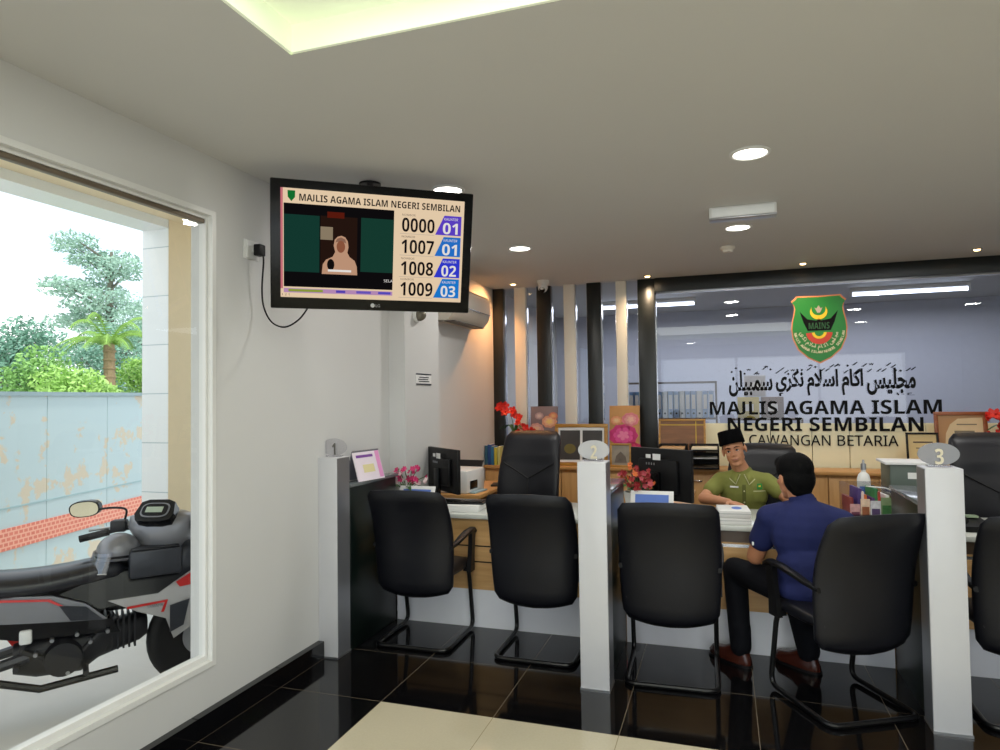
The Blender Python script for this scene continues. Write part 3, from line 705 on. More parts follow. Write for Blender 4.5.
MB().flat([(sx(u_), -0.005, sz(v_)) for u_, v_ in ((0.213, 0.77), (0.218, 0.68), (0.235, 0.635), (0.27, 0.605), (0.283, 0.56), (0.275, 0.50), (0.28, 0.445), (0.296, 0.415), (0.316, 0.405), (0.336, 0.418), (0.35, 0.455), (0.354, 0.51), (0.348, 0.56), (0.36, 0.60), (0.388, 0.635), (0.40, 0.69), (0.403, 0.77))]).build('video_presenter', e_h, scr, smooth=0)
MB().flat([(sx(u_), -0.0055, sz(v_)) for u_, v_ in ((0.284, 0.47), (0.292, 0.435), (0.314, 0.42), (0.336, 0.438), (0.342, 0.475), (0.314, 0.455))]).build('video_scarf_edge', E('scarf2', (150,110,90)), scr, smooth=0)
disc(0.313, 0.508, 0.021, 0.030, 0.006, E('face', (150,92,66)), 'video_face'); disc(0.26, 0.68, 0.018, 0.028, 0.006, E('mic', (20,16,16)), 'video_microphone')
q(0.245, 0.37, 0.725, 0.745, 0.0065, e_w, 'video_caption')
text('screen_lettering', 'SELA', sx(0.55), sx(0.60), sz(0.825), sz(0.80), -0.005, e_w, scr)
q(0.016, 0.60, 0.915, 0.955, 0.003, E('ticker', (196,150,196)), 'ticker_strip')
for u0, u1, c_ in ((0.04, 0.22, (150,170,60)), (0.29, 0.34, (90,70,190)), (0.40, 0.48, (110,90,200)), (0.52, 0.59, (90,80,200))): q(u0, u1, 0.922, 0.945, 0.004, E('tick', c_), 'ticker_word')
text('screen_lettering', '1 2 1', sx(0.005), sx(0.045), sz(0.985), sz(0.965), -0.003, e_ink, scr)
rows = [('0000', '01', (92,64,196), 0.155), ('1007', '01', (36,112,200), 0.362), ('1008', '02', (48,58,206), 0.572), ('1009', '03', (24,120,206), 0.775)]
for num, ctr, c_, v0 in rows:
    text('queue_number', num, sx(0.645), sx(0.83), sz(v0+0.172), sz(v0+0.042), -0.003, e_ink, scr, 0, 0.02)
    text('screen_lettering', 'NOMBOR', sx(0.645), sx(0.72), sz(v0+0.022), sz(v0+0.004), -0.003, E('grey', (110,96,90)), scr)
    q(0.835, 0.985, v0-0.005, v0+0.185, 0.003, E('blue', c_, 1.0), 'counter_box', 0.05)
    text('counter_number', ctr, sx(0.878), sx(0.965), sz(v0+0.172), sz(v0+0.065), -0.004, e_w, scr, 0, 0.02)
    text('screen_lettering', 'KAUNTER', sx(0.885), sx(0.965), sz(v0+0.04), sz(v0+0.016), -0.004, e_w, scr)
    q(0.635, 0.83, v0+0.19, v0+0.195, 0.003, E('line', (210,190,170)), 'row_line')
m = MB(); m.flat([(-0.008+0.011*math.cos(k*PI/10), -0.002, -0.288+0.011*math.sin(k*PI/10)) for k in range(20)])
m.build('brand_mark', mat('silver_mark', (190,190,190), 0.3), tv, smooth=0)
text('brand_lettering', 'LG', 0.008, 0.03, -0.296, -0.281, -0.002, mat('silver_print2', (170,170,170), 0.3), tv)
# socket and cable
t = thing('wall_socket', 'white wall socket left of the television', 'socket', (XW, -0.785, 2.318))
MB().box((0.0, -0.045, -0.045), (0.012, 0.045, 0.045), 0.003).build('face_plate', M_white, t)
MB().box((0.0, -0.06, -0.05), (0.006, 0.06, 0.05), 0.002).build('back_box', M_white, t)
MB().box((0.012, -0.005, -0.012), (0.018, 0.005, 0.012), 0.001).build('switch', M_white, t)
P = [(XW+0.045, -0.765, 2.315), (XW+0.06, -0.76, 2.27), (XW+0.05, -0.76, 2.12), (XW+0.05, -0.745, 2.02), (-0.54, -0.745, 1.94), (-0.457, -0.75, 1.911), (-0.37, -0.755, 1.945), (-0.315, -0.75, 2.01), (-0.305, -0.735, 2.06)]
def smooth_path(P, n=6):
    P = [V(p) for p in P]; out = []
    for i in range(len(P)-1):
        p0, p1, p2, p3 = P[max(0, i-1)], P[i], P[i+1], P[min(len(P)-1, i+2)]
        for k in range(n):
            t_ = k/n
            out.append(0.5*((2*p1) + (p2-p0)*t_ + (2*p0-5*p1+4*p2-p3)*t_**2 + (3*p1-p0-3*p2+p3)*t_**3))
    return out + [P[-1]]
t = thing('power_cable', 'black power cable hanging from the wall socket to the television', 'cable', (XW+0.019, -0.765, 2.318))
o0 = V((XW+0.019, -0.765, 2.318))
MB().tube([p - o0 for p in smooth_path(P)], 0.0045, 6).build('cord', M_black, t)
MB().box((0.0, -0.025, -0.03), (0.04, 0.025, 0.03), 0.006).build('plug', M_black, t)

# wall notice and air conditioner
t = thing('wall_notice', 'small printed notice on the left wall pier below the dome camera', 'notice', (-0.512, 1.06, 1.678))
MB().box((0.0, -0.14, -0.045), (0.004, 0.14, 0.045)).build('card', M_paper, t, smooth=0)
m = MB(); M_dk = mat('dark_print', (50,56,64), 0.5)
for k, (a, b) in enumerate(((-0.08, 0.09), (-0.10, 0.08), (-0.09, 0.10))): m.box((0.004, a, 0.012-0.016*k), (0.005, b, 0.02-0.016*k))
m.box((0.004, -0.14, -0.045), (0.0052, 0.14, -0.032)); m.box((0.004, -0.14, 0.034), (0.0052, 0.14, 0.045))
m.build('print', M_dk, t, smooth=0)
t = thing('air_conditioner', 'white split air conditioner high on the left wall behind the television', 'air conditioner', (-0.69, 2.12, 2.36))
def acring(y): return [(0.0, y, -0.15), (0.13, y, -0.15), (0.19, y, -0.09), (0.215, y, 0.0), (0.21, y, 0.12), (0.18, y, 0.15), (0.0, y, 0.15)]
M_ac = mat('ac_plastic', (206,198,184), 0.35, var=0.02)
MB().loft([acring(-0.45), acring(0.45)]).build('casing', M_ac, t)
MB().box((0.07, -0.38, -0.157), (0.17, 0.38, -0.149), M=Matrix.Rotation(0.0, 4, 'Y')).build('louvre', mat('ac_dark_strip', (90,84,76), 0.5), t, smooth=0)  # louvre strip in a dark grey-brown tone
MB().box((0.212, -0.44, -0.03), (0.219, 0.44, -0.024)).build('trim_line', M_chrome, t, smooth=0)

# ------------------------------------------------------------------ desk objects
def monitor(label, loc, rz, w=0.5, h=0.31, z0=0.09):
    t = thing('monitor', label, 'monitor', loc, rz)     # screen faces +y, back towards -y
    MB().box((-w/2, -0.01, z0), (w/2, 0.02, z0+h), 0.006).build('panel', M_black, t)
    MB().box((-w*0.32, -0.04, z0+0.05), (w*0.32, -0.01, z0+h-0.07), 0.012).build('rear_cover', M_black, t)
    MB().flat([(w/2-0.012, 0.0205, z0+0.015), (-w/2+0.012, 0.0205, z0+0.015), (-w/2+0.012, 0.0205, z0+h-0.012), (w/2-0.012, 0.0205, z0+h-0.012)]).build('screen', M_blackg, t, smooth=0)
    MB().box((-0.035, -0.065, 0.012), (0.035, -0.035, z0+h*0.55), 0.008).build('stand', M_blackg, t)
    MB().box((-0.12, -0.13, 0), (0.12, 0.07, 0.014), 0.006).build('stand_base', M_black, t)
    m = MB(); zz = z0+h-0.075
    m.box((-0.03, -0.0425, zz), (0.035, -0.0395, zz+0.04)); m.box((-0.09, -0.0425, zz+0.01), (-0.05, -0.0395, zz+0.035)); m.build('sticker', M_paper, t, smooth=0)
    m = MB()
    for k in range(4): m.box((-0.09+0.022*k, -0.0425, zz-0.035), (-0.082+0.022*k, -0.0395, zz-0.02))
    m.build('port_marking', M_alu, t, smooth=0)
    return t
monitor('black monitor seen from behind on the first counter beside the orchids', (-0.32, 0.98, 0.752), -0.72, 0.50, 0.32, 0.085)
monitor('black monitor seen from behind on the middle counter right of the flower pot', (1.27, 0.98, 0.752), -0.62, 0.52, 0.34, 0.08)

t = thing('printer', 'white printer on the beech side desk by the left wall', 'printer', (-0.44, 1.60, 0.752), -0.1)
m = MB(); m.box((-0.16, -0.17, 0), (0.16, 0.17, 0.19), 0.02); m.build('body', M_white, t)
MB().box((-0.13, 0.09, 0.0), (0.13, 0.10, 0.17), 0.003, M=Matrix.Translation((0, 0.03, 0.17)) @ Matrix.Rotation(-0.7, 4, 'X')).build('paper_tray', M_black, t)
MB().box((0.145, -0.12, 0.03), (0.163, 0.02, 0.10), 0.004).build('control_panel', M_blackg, t)
MB().box((0.16, -0.13, 0.0), (0.21, 0.11, 0.012), 0.003).build('output_tray', mat('pale_blue_paper', (150,180,190), 0.5), t)
t = thing('notebook', 'dark notebook at the edge of the beech side desk', 'notebook', (-0.235, 2.0, 0.752), 0.2)
MB().box((-0.05, -0.09, 0), (0.05, 0.09, 0.014), 0.002).build('cover', M_black, t); MB().box((-0.047, -0.087, 0.002), (0.052, 0.087, 0.011)).build('pages', M_paper, t, smooth=0)

t = thing('keyboard_box', 'low white box with a black keyboard on it beside the first visitor chair', 'box', (-0.07, 0.72, 0.752), 0.1)
MB().box((-0.15, -0.11, 0), (0.15, 0.11, 0.045), 0.004).build('box_body', M_paper, t)
t = thing('keyboard', 'black keyboard resting on the low white box', 'keyboard', (-0.07, 0.72, 0.7975), 0.1)
MB().box((-0.17, -0.065, 0), (0.17, 0.065, 0.014), 0.004).build('case', M_black, t)
m = MB()
for i in range(14):
    for j in range(5): m.box((-0.16+0.023*i, -0.055+0.022*j, 0.014), (-0.142+0.023*i, -0.038+0.022*j, 0.02))
m.build('keys', M_blackg, t, smooth=0)
t = thing('computer_mouse', 'small black mouse behind the keyboard on the first counter', 'mouse', (-0.05, 0.93, 0.753))
MB().ell((0, 0, 0.014), (0.03, 0.05, 0.016)).build('shell', M_blackg, t)

def tablet(label, loc, rz):
    t = thing('display_stand', label, 'display stand', loc, rz)
    M_ = Matrix.Rotation(0.45, 4, 'X')
    MB().box((-0.135, 0.0, 0.0), (0.135, 0.006, 0.185), 0.001, M=M_.inverted()).build('board', M_paper, t)
    MB().box((-0.105, -0.0015, 0.012), (0.105, 0.0005, 0.16), M=M_.inverted()).build('printed_sheet', M_blue, t, smooth=0)
    MB().box((-0.05, 0.075, 0.0), (0.05, 0.081, 0.125), M=Matrix.Translation((0, 0.075, 0)) @ Matrix.Rotation(0.12, 4, 'X') @ Matrix.Translation((0, -0.075, 0))).build('back_stay', M_paper, t)
    return t
tablet('white display stand with blue sheet behind the leftmost visitor chair', (-0.368, 0.558, 0.752), 0.0)
tablet('white display stand with blue sheet below the flower pot on the middle counter', (1.235, 0.66, 0.752), 0.0)

# desk calendar on the left ledge
t = thing('desk_calendar', 'pink and white desk calendar standing on the left divider ledge', 'calendar', (-0.548, 0.22, 1.0105), 0.0)
Mc = Matrix.Rotation(PI/2 - 0.18, 4, 'Z')
pr = MB(Mc); pr.prism([(-0.06, 0.0), (0.0, 0.19), (0.006, 0.19), (-0.052, 0.0)], -0.13, 0.13, f=lambda x_, z_, y_: (y_, x_, z_)).build('front_leaf', mat('pink_white_card', (234,222,232), 0.5), t, smooth=0)
MB(Mc).prism([(0.06, 0.0), (0.0, 0.19), (-0.006, 0.19), (0.052, 0.0)], -0.13, 0.13, f=lambda x_, z_, y_: (y_, x_, z_)).build('rear_leaf', mat('grey_card', (120,122,134), 0.5), t, smooth=0)
sl = lambda z_: -0.06 + 0.06*z_/0.19 - 0.0015
def cal(y0, y1, z0, z1, mt, nm): MB(Mc).flat([(y0, sl(z0), z0), (y1, sl(z0), z0), (y1, sl(z1), z1), (y0, sl(z1), z1)]).build(nm, mt, t, smooth=0)
cal(-0.105, 0.06, 0.145, 0.162, mat('purple_print', (120,60,150), 0.5), 'heading'); cal(-0.06, 0.05, 0.05, 0.10, mat('yellow_print', (226,214,160), 0.5), 'date_block'); cal(0.085, 0.125, 0.01, 0.18, mat('pink_print', (226,150,200), 0.5), 'side_motif')
m = MB(Mc)
for k in range(12): m.cyl((-0.12+0.0218*k, -0.009, 0.19), (-0.12+0.0218*k, 0.009, 0.19), 0.003, n=6)
m.build('ring_binding', M_chrome, t)

# flowers
def bloom_mesh(r=0.028, n=5, cup=0.35):
    m = MB()
    for k in range(n):
        a = 2*PI*k/n; ca, sa = math.cos(a), math.sin(a); pts = []
        for u_, w_, z_ in ((0.08, 0.1, 0), (0.45, 0.42, 0.10), (0.75, 0.45, 0.2), (1.0, 0.0, cup), (0.75, -0.45, 0.2), (0.45, -0.42, 0.10), (0.08, -0.1, 0)):
            pts.append((r*(u_*ca - w_*sa*0.8), r*(u_*sa + w_*ca*0.8), r*z_))
        m.flat(pts)
    m.ell((0, 0, r*0.12), r*0.22, 8, 6)
    me = bpy.data.meshes.new('bloom'); m.bm.to_mesh(me); m.bm.free(); return me
def plant(name, label, loc, stems, pot, leafset, group=None):
    """stems: list of (points, [bloom params], material)"""
    t = thing(name, label, 'plant', loc, group=group)
    pot(t)
    for pts, blooms, mt, r in stems:
        P_ = smooth_path(pts, 5); MB().tube(P_, 0.003, 6).build('stem', M_stem, t)
        for f in blooms:
            p = P_[min(len(P_)-1, int(f*(len(P_)-1)))]
            me = bloom_mesh(r*random.uniform(0.85, 1.15)); o_ = link('bloom', me, mt, t, smooth=60)
            o_.location = p + V((random.uniform(-1, 1), random.uniform(-1.2, 0.1), random.uniform(-0.6, 0.6)))*r*0.8
            o_.rotation_euler = (random.uniform(0.9, 1.7), random.uniform(-0.5, 0.5), random.uniform(-0.7, 0.7))
    for pts, w_ in leafset:
        P_ = smooth_path(pts, 5); n = len(P_)
        def fn(u_, v_, P_=P_, n=n, w_=w_):
            p = P_[min(n-1, int(round(v_*(n-1))))]; d_ = (P_[-1]-P_[0]); s_ = V((-d_.y, d_.x, 0)); s_ = s_.normalized() if s_.length > 1e-4 else V((1, 0, 0))
            return p + s_*(u_-0.5)*2*w_*math.sin(PI*(0.08+0.9*v_)) + V((0, 0, abs(u_-0.5)*w_*0.6))
        MB().sheet(fn, 4, n-1).build('leaf', M_leaf, t, smooth=80)
    return t
def pot_fn(r0, r1, h, mt):
    def f(t): MB().lathe([(r0*0.9, 0), (r0, 0.004), (r1, h), (r1*0.9, h), (r1*0.88, h-0.01), (0.001, h-0.012)]).build('pot', mt, t)
    return f
rd = random.uniform
st = []
for i in range(8):
    dx = -0.075 + 0.030*i; top = 0.30 - 0.7*abs(dx)*0.8 + rd(-0.03, 0.03)
    st.append(([(0, 0, 0.10), (dx*0.4, rd(-0.03, 0.03), 0.17), (dx*0.85, rd(-0.05, 0.05), top*0.9), (dx*1.25, rd(-0.06, 0.06), top)], [0.5, 0.7, 0.85, 1.0], M_pink if i not in (0, 2, 7) else M_whitep, 0.021))
lf = [([(0, 0, 0.09), (0.07*math.cos(a), 0.07*math.sin(a), 0.16), (0.14*math.cos(a), 0.14*math.sin(a), 0.13)], 0.016) for a in (0.3, 1.2, 2.4, 3.3, 4.2, 5.4)]
plant('orchid_arrangement', 'magenta and white orchid arrangement behind the desk calendar', (-0.485, 0.69, 0.753), st, pot_fn(0.04, 0.05, 0.11, M_green), lf)
st = []
for i in range(30):
    a = rd(0, 2*PI); rr = rd(0.02, 0.13); h_ = rd(0.22, 0.33) - rr*0.35
    st.append(([(0.02*math.cos(a), 0.02*math.sin(a), 0.13), (rr*0.6*math.cos(a), rr*0.6*math.sin(a), h_*0.75), (rr*math.cos(a), rr*math.sin(a), h_)], [0.85, 1.0], (M_dred, M_rose, M_dred, M_orange, M_dred)[i % 5], 0.019))
lf = [([(0, 0, 0.13), (0.06*math.cos(a), 0.06*math.sin(a), 0.18), (0.12*math.cos(a), 0.12*math.sin(a), 0.16)], 0.02) for a in [k*0.63 for k in range(10)]]
plant('flower_pot', 'red and yellow flower arrangement in a white pot left of the middle monitor', (1.115, 0.86, 0.753), st, pot_fn(0.055, 0.08, 0.14, M_white), lf)
def tall_vase(mt):
    def f(t): MB().lathe([(0.06, 0), (0.07, 0.01), (0.085, 0.12), (0.06, 0.22), (0.045, 0.26), (0.05, 0.28), (0.04, 0.275), (0.001, 0.26)]).build('vase', mt, t)
    return f
st = [([(0, 0, 0.26), (-0.02, 0, 0.45), (-0.07, -0.02, 0.585), (-0.16, -0.02, 0.60)], [0.6, 0.68, 0.76, 0.84, 0.92, 1.0], M_red, 0.045),
      ([(0, 0, 0.26), (0.03, 0, 0.42), (0.02, -0.02, 0.52), (-0.05, -0.04, 0.56)], [0.4, 0.55, 0.7, 0.85, 1.0], M_red, 0.045),
      ([(0, 0, 0.26), (0.08, 0, 0.38), (0.17, -0.02, 0.36), (0.25, -0.02, 0.29)], [0.45, 0.6, 0.72, 0.85, 1.0], M_red, 0.045),
      ([(0, 0, 0.26), (0.05, 0, 0.34), (0.10, -0.04, 0.33), (0.17, -0.03, 0.27)], [0.6, 0.8, 1.0], M_red, 0.042)]
lf = [([(0, 0, 0.27), (0.06*math.cos(a), 0.06*math.sin(a), 0.40), (0.16*math.cos(a), 0.10*math.sin(a), 0.36)], 0.025) for a in (0.4, 2.5, 3.4, 5.5)]
plant('red_orchids', 'red orchids in a dark vase on the cabinet top at the left end', (-0.41, 3.10, 0.833), st, tall_vase(M_black), lf)
st = [([(0, 0, 0.26), (-0.04, 0, 0.42), (-0.08, -0.02, 0.50), (-0.16, -0.02, 0.49)], [0.5, 0.65, 0.8, 0.92, 1.0], M_red, 0.045),
      ([(0, 0, 0.26), (-0.02, 0, 0.35), (-0.06, -0.03, 0.38), (-0.13, -0.02, 0.31)], [0.5, 0.7, 0.85, 1.0], M_red, 0.045),
      ([(0, 0, 0.26), (0.04, 0, 0.42), (0.12, -0.02, 0.50), (0.2, -0.02, 0.42)], [0.5, 0.65, 0.8, 1.0], M_red, 0.045)]
plant('red_orchids', 'red orchids at the right edge beside the framed certificate', (3.96, 3.06, 0.833), st, tall_vase(M_black), lf)

# pictures standing on the cabinet top
def lean(t): return Matrix.Rotation(-0.10, 4, 'X')
def picture(name, label, x, w, h, z=0.833, y=3.10, lean_=0.12, rz=0):
    t = thing(name, label, 'picture', (x, y, z)); t.rotation_euler = (-lean_, 0, rz); return t
def peony(t, cx, cz, r, mts, d=-0.012):
    for ring, (n, rr, k) in enumerate(((9, 1.0, 0), (7, 0.7, 1), (5, 0.42, 2))):
        m = MB()
        for i in range(n):
            a = 2*PI*i/n + ring*0.4; ux, uz = math.cos(a), math.sin(a)
            m.flat([(cx + r*rr*(ux*u_ - uz*w_), d-0.001*ring, cz + r*rr*(uz*u_ + ux*w_)*0.8) for u_, w_ in ((0, 0), (0.5, 0.34), (0.85, 0.3), (1, 0), (0.85, -0.3), (0.5, -0.34))])
        m.build('painted_petals', mts[ring], t, smooth=0)
def canvas(label, x, w, h, bg, flowers, **k):
    t = picture('flower_canvas', label, x, w, h, **k)
    MB().box((-w/2, -0.01, 0), (w/2, 0.015, h), 0.002).build('canvas', bg, t)
    for cx, cz, r, mts in flowers: peony(t, cx, cz, r, mts)
pc = lambda *c_: [mat('paint', cc, 0.6) for cc in c_]
canvas('muted canvas of peach and white flowers behind the first executive chair', -0.10, 0.29, 0.60, mat('mauve_canvas', (118,104,108), 0.6, var=0.2, scale=6),
       [(0.06, 0.44, 0.085, pc((214,150,120), (226,180,140), (236,200,120))), (-0.08, 0.36, 0.085, pc((206,150,140), (220,176,160), (230,190,150))), (0.05, 0.25, 0.08, pc((196,150,90), (214,170,100), (226,190,110))), (0.10, 0.50, 0.05, pc((206,120,90), (220,150,110), (230,180,120))), (-0.05, 0.50, 0.05, pc((170,140,140), (196,170,166), (214,190,180))), (-0.09, 0.16, 0.06, pc((190,140,130), (210,170,150), (220,180,150)))])
canvas('bright canvas of pink peonies right of the gilt framed photographs', 0.735, 0.30, 0.60, mat('ochre_canvas', (190,140,84), 0.6, var=0.25, scale=6),
       [(-0.01, 0.30, 0.15, pc((206,50,120), (226,80,150), (240,130,170))), (0.06, 0.46, 0.09, pc((226,130,140), (236,160,160), (244,190,170))), (-0.08, 0.45, 0.06, pc((226,150,110), (236,180,130), (240,200,150))), (0.08, 0.16, 0.10, pc((190,40,90), (214,60,110), (230,100,140)))])
t = picture('photo_frame', 'wide gilt frame holding two dark photographs on the cabinet top', 0.315, 0.54, 0.42, y=3.0)
def frame(t, w, h, b, mt, d=0.02):
    m = MB()
    m.box((-w/2, -d, 0), (w/2, 0, b), 0.003).box((-w/2, -d, h-b), (w/2, 0, h), 0.003).box((-w/2, -d, b), (-w/2+b, 0, h-b), 0.003).box((w/2-b, -d, b), (w/2, 0, h-b), 0.003)
    m.build('frame', mt, t)
frame(t, 0.54, 0.42, 0.035, M_gold)
MB().box((-0.24, -0.010, 0.03), (0.24, -0.002, 0.39)).build('mount_card', M_paper, t, smooth=0)
M_ph = mat('dark_photo', (64,60,58), 0.3, var=0.4, scale=5); M_cloth = mat('olive_glow', (112,100,44), 0.4, var=0.3)
for x0, x1 in ((-0.215, -0.01), (0.015, 0.215)):
    MB().flat([(x0, -0.011, 0.06), (x1, -0.011, 0.06), (x1, -0.011, 0.355), (x0, -0.011, 0.355)]).build('photograph', M_ph, t, smooth=0)
    MB().flat([((x0+x1)/2 + 0.06*math.cos(k*PI/8), -0.012, 0.17 + 0.05*math.sin(k*PI/8)) for k in range(16)]).build('photo_subject', M_cloth, t, smooth=0)
t = picture('small_frame', 'small gilt framed picture left of the middle monitor', 0.715, 0.21, 0.23, y=2.97)
frame(t, 0.21, 0.23, 0.02, M_gold)
MB().flat([(-0.09, -0.008, 0.015), (0.09, -0.008, 0.015), (0.09, -0.008, 0.215), (-0.09, -0.008, 0.215)]).build('photograph', mat('grey_photo', (150,140,124), 0.4, var=0.4, scale=14), t, smooth=0)
MB().flat([(-0.06, -0.011, 0.04), (0.06, -0.011, 0.04), (0.05, -0.011, 0.10), (0.0, -0.011, 0.15), (-0.04, -0.011, 0.11)]).build('photo_subject', mat('grey_figure', (104,92,80), 0.5, var=0.5, scale=20), t, smooth=0)
t = picture('wooden_plaque', 'wide brown wooden plaque with gold edge above the letter trays', 1.29, 0.44, 0.46, y=3.16)
frame(t, 0.45, 0.46, 0.02, M_gold); MB().box((-0.21, -0.012, 0.01), (0.21, -0.002, 0.45)).build('board', wood('walnut', (112,72,40), (140,94,54), 0.4), t, smooth=0)
MB().box((-0.205, -0.014, 0.40), (0.205, -0.011, 0.406)).box((0.13, -0.014, 0.02), (0.136, -0.011, 0.44)).build('gold_line', M_yellow, t, smooth=0)
t = picture('certificate', 'small black framed certificate behind the disc numbered 3', 3.33, 0.25, 0.34, y=3.06)
frame(t, 0.25, 0.34, 0.016, M_black); MB().box((-0.112, -0.008, 0.012), (0.112, -0.002, 0.328)).build('certificate_sheet', mat('cream_sheet', (222,196,140), 0.5), t, smooth=0)
MB().box((-0.07, -0.010, 0.25), (0.08, -0.0085, 0.262)).box((-0.05, -0.010, 0.20), (0.06, -0.0085, 0.208)).build('print', M_brown, t, smooth=0)
t = picture('certificate', 'large brown framed certificate left of the red orchids at the right edge', 3.64, 0.40, 0.52, y=3.10)
frame(t, 0.40, 0.52, 0.03, wood('reddish_frame', (120,64,30), (150,84,44), 0.4)); MB().box((-0.172, -0.008, 0.028), (0.172, -0.002, 0.492)).build('mount_card', mat('tan_mount', (176,132,88), 0.5), t, smooth=0)
MB().flat([(0.165, -0.010, 0.03)] + [(0.165 - 0.29*math.sin(k*PI/20), -0.010, 0.03 + 0.44*math.sin(k*PI/20)**0.3 if k else 0.03) for k in range(10, 0, -1)][:0] + [(0.165, -0.010, 0.47), (-0.02, -0.010, 0.46), (-0.08, -0.010, 0.41), (-0.115, -0.010, 0.33), (-0.125, -0.010, 0.22), (-0.125, -0.010, 0.03)]).build('certificate_sheet', mat('cream_sheet2', (214,190,150), 0.5), t, smooth=0)
MB().box((-0.03, -0.012, 0.405), (0.12, -0.0105, 0.415)).box((-0.05, -0.012, 0.33), (0.10, -0.0105, 0.355)).box((-0.09, -0.012, 0.28), (0.12, -0.0105, 0.286)).build('print', mat('grey_print', (120,110,90), 0.5), t, smooth=0)

# books at the left end of the cabinet top
for i, (c_, w_, h_) in enumerate((((40,90,110), 0.03, 0.20), ((24,70,130), 0.035, 0.21), ((40,110,150), 0.03, 0.19), ((196,180,60), 0.03, 0.18), ((200,196,120), 0.025, 0.19))):
    lb = ('dark teal', 'dark blue', 'light blue', 'yellow', 'pale yellow')[i]
    t = thing('book', lb + ' book in the upright row on the cabinet top by the left wall', 'book', (-0.665 + 0.034*i, 2.99, 0.833), group='books on the cabinet top')
    MB().box((-w_/2, -0.07, 0), (w_/2, 0.07, h_), 0.002).build('cover', mat('book_%d' % i, c_, 0.5), t)
    MB().box((-w_/2+0.003, -0.066, 0.003), (w_/2-0.003, 0.072, h_+0.0005)).build('pages', M_paper, t, smooth=0)

# letter trays
def tray_stack(name, label, x, y, papers):
    t = thing(name, label, 'letter tray', (x, y, 0.833))
    for k in range(3):
        z = 0.005 + 0.082*k
        m = MB(); m.box((-0.13, -0.15, z), (0.13, 0.15, z+0.006)); m.box((-0.13, -0.15, z), (-0.124, 0.15, z+0.055)); m.box((0.124, -0.15, z), (0.13, 0.15, z+0.055)); m.box((-0.13, 0.144, z), (0.13, 0.15, z+0.055)); m.box((-0.13, -0.15, z), (0.13, -0.145, z+0.018))
        tr = m.build('tray', M_black, t, smooth=0)
        MB().box((-0.115, -0.148, z+0.007), (0.115, 0.13, z+0.020+0.012*(k == 2)), 0.002).build('paper_stack', papers[k], tr)
    m = MB()
    for sx_ in (-0.127, 0.127):
        for yy in (-0.14, 0.13): m.box((sx_-0.004, yy, 0.0), (sx_+0.004, yy+0.012, 0.225))
    m.build('post', M_black, t, smooth=0)
M_tan = mat('tan_paper', (198,158,110), 0.6); M_iv = mat('ivory_paper', (216,206,180), 0.6)
tray_stack('letter_trays', 'black three tier letter trays left of the officer', 1.505, 2.99, (M_brown, M_paper, M_iv))
tray_stack('letter_trays', 'black three tier letter trays behind the middle monitor', 1.215, 2.98, (M_paper, M_iv, M_tan))

# boxes of tissue/receipt books in front of the officer
for k, (z, lb) in enumerate(((0.753, 'lower white box of the pair on the middle counter'), (0.7945, 'upper white box of the pair on the middle counter'))):
    t = thing('white_box', lb, 'box', (1.72+0.005*k, 0.70, z), 0.12-0.05*k)
    MB().box((-0.092, -0.12, 0), (0.092, 0.12, 0.040), 0.003).build('box_body', M_paper, t)
    MB().box((-0.094, -0.121, 0.022), (0.094, 0.121, 0.025)).build('lid_line', mat('lid_line', (170,174,176), 0.5), t, smooth=0)
    if k: MB().prism([(0.03*math.cos(i*PI/8)+0.02, 0.05*math.sin(i*PI/8)) for i in range(16)], 0.0402, 0.0412, f=lambda x_, z_, y_: (x_, z_, y_)).build('opening_print', M_blue, t, smooth=0)
t = thing('paper_sheets', 'loose white papers beside the blue display stand on the middle counter', 'paper', (1.47, 0.72, 0.753), 0.2)
MB().box((-0.09, -0.12, 0), (0.09, 0.12, 0.006), 0.001).build('sheet', M_paper, t); MB().box((-0.06, -0.1, 0.006), (0.06, -0.03, 0.0065)).build('print', M_blue, t, smooth=0)

# brochure holder on the middle counter, at the right divider
t = thing('brochure_holder', 'clear brochure holder full of leaflets left of the column numbered 3', 'brochure holder', (2.475, 0.80, 0.753), 0.12)
m = MB(); m.box((-0.12, -0.10, 0), (0.12, 0.10, 0.006)); m.box((0.112, -0.10, 0), (0.118, 0.10, 0.22)); m.box((-0.12, 0.094, 0), (0.12, 0.10, 0.24)); m.box((-0.12, -0.10, 0), (0.12, -0.096, 0.07))
m.build('holder', M_acryl, t, smooth=0)
m = MB(); m.tube(rounded([(0.118, -0.10, 0.0), (0.118, -0.10, 0.20), (0.09, -0.10, 0.225), (-0.03, -0.10, 0.235)], 0.03), 0.004, 6); m.build('edge_rim', M_white, t)
for i in range(9):
    c_ = ((120,40,40), (70,50,110), (220,200,190), (200,100,40), (90,60,110), (50,120,70), (180,60,50), (222,222,220), (210,190,80))[i]
    xx = -0.10 + 0.0245*i; hh = 0.165 + 0.018*((i*7) % 4)
    MB().box((-0.004, -0.085, 0.008), (0.013, 0.085, hh), 0.001, M=Matrix.Translation((xx, 0, 0)) @ Matrix.Rotation(0.06*((i*5) % 3)-0.05, 4, 'Y')).build('leaflet', mat('leaflet_%d' % i, c_, 0.5, var=0.3, scale=40), t)
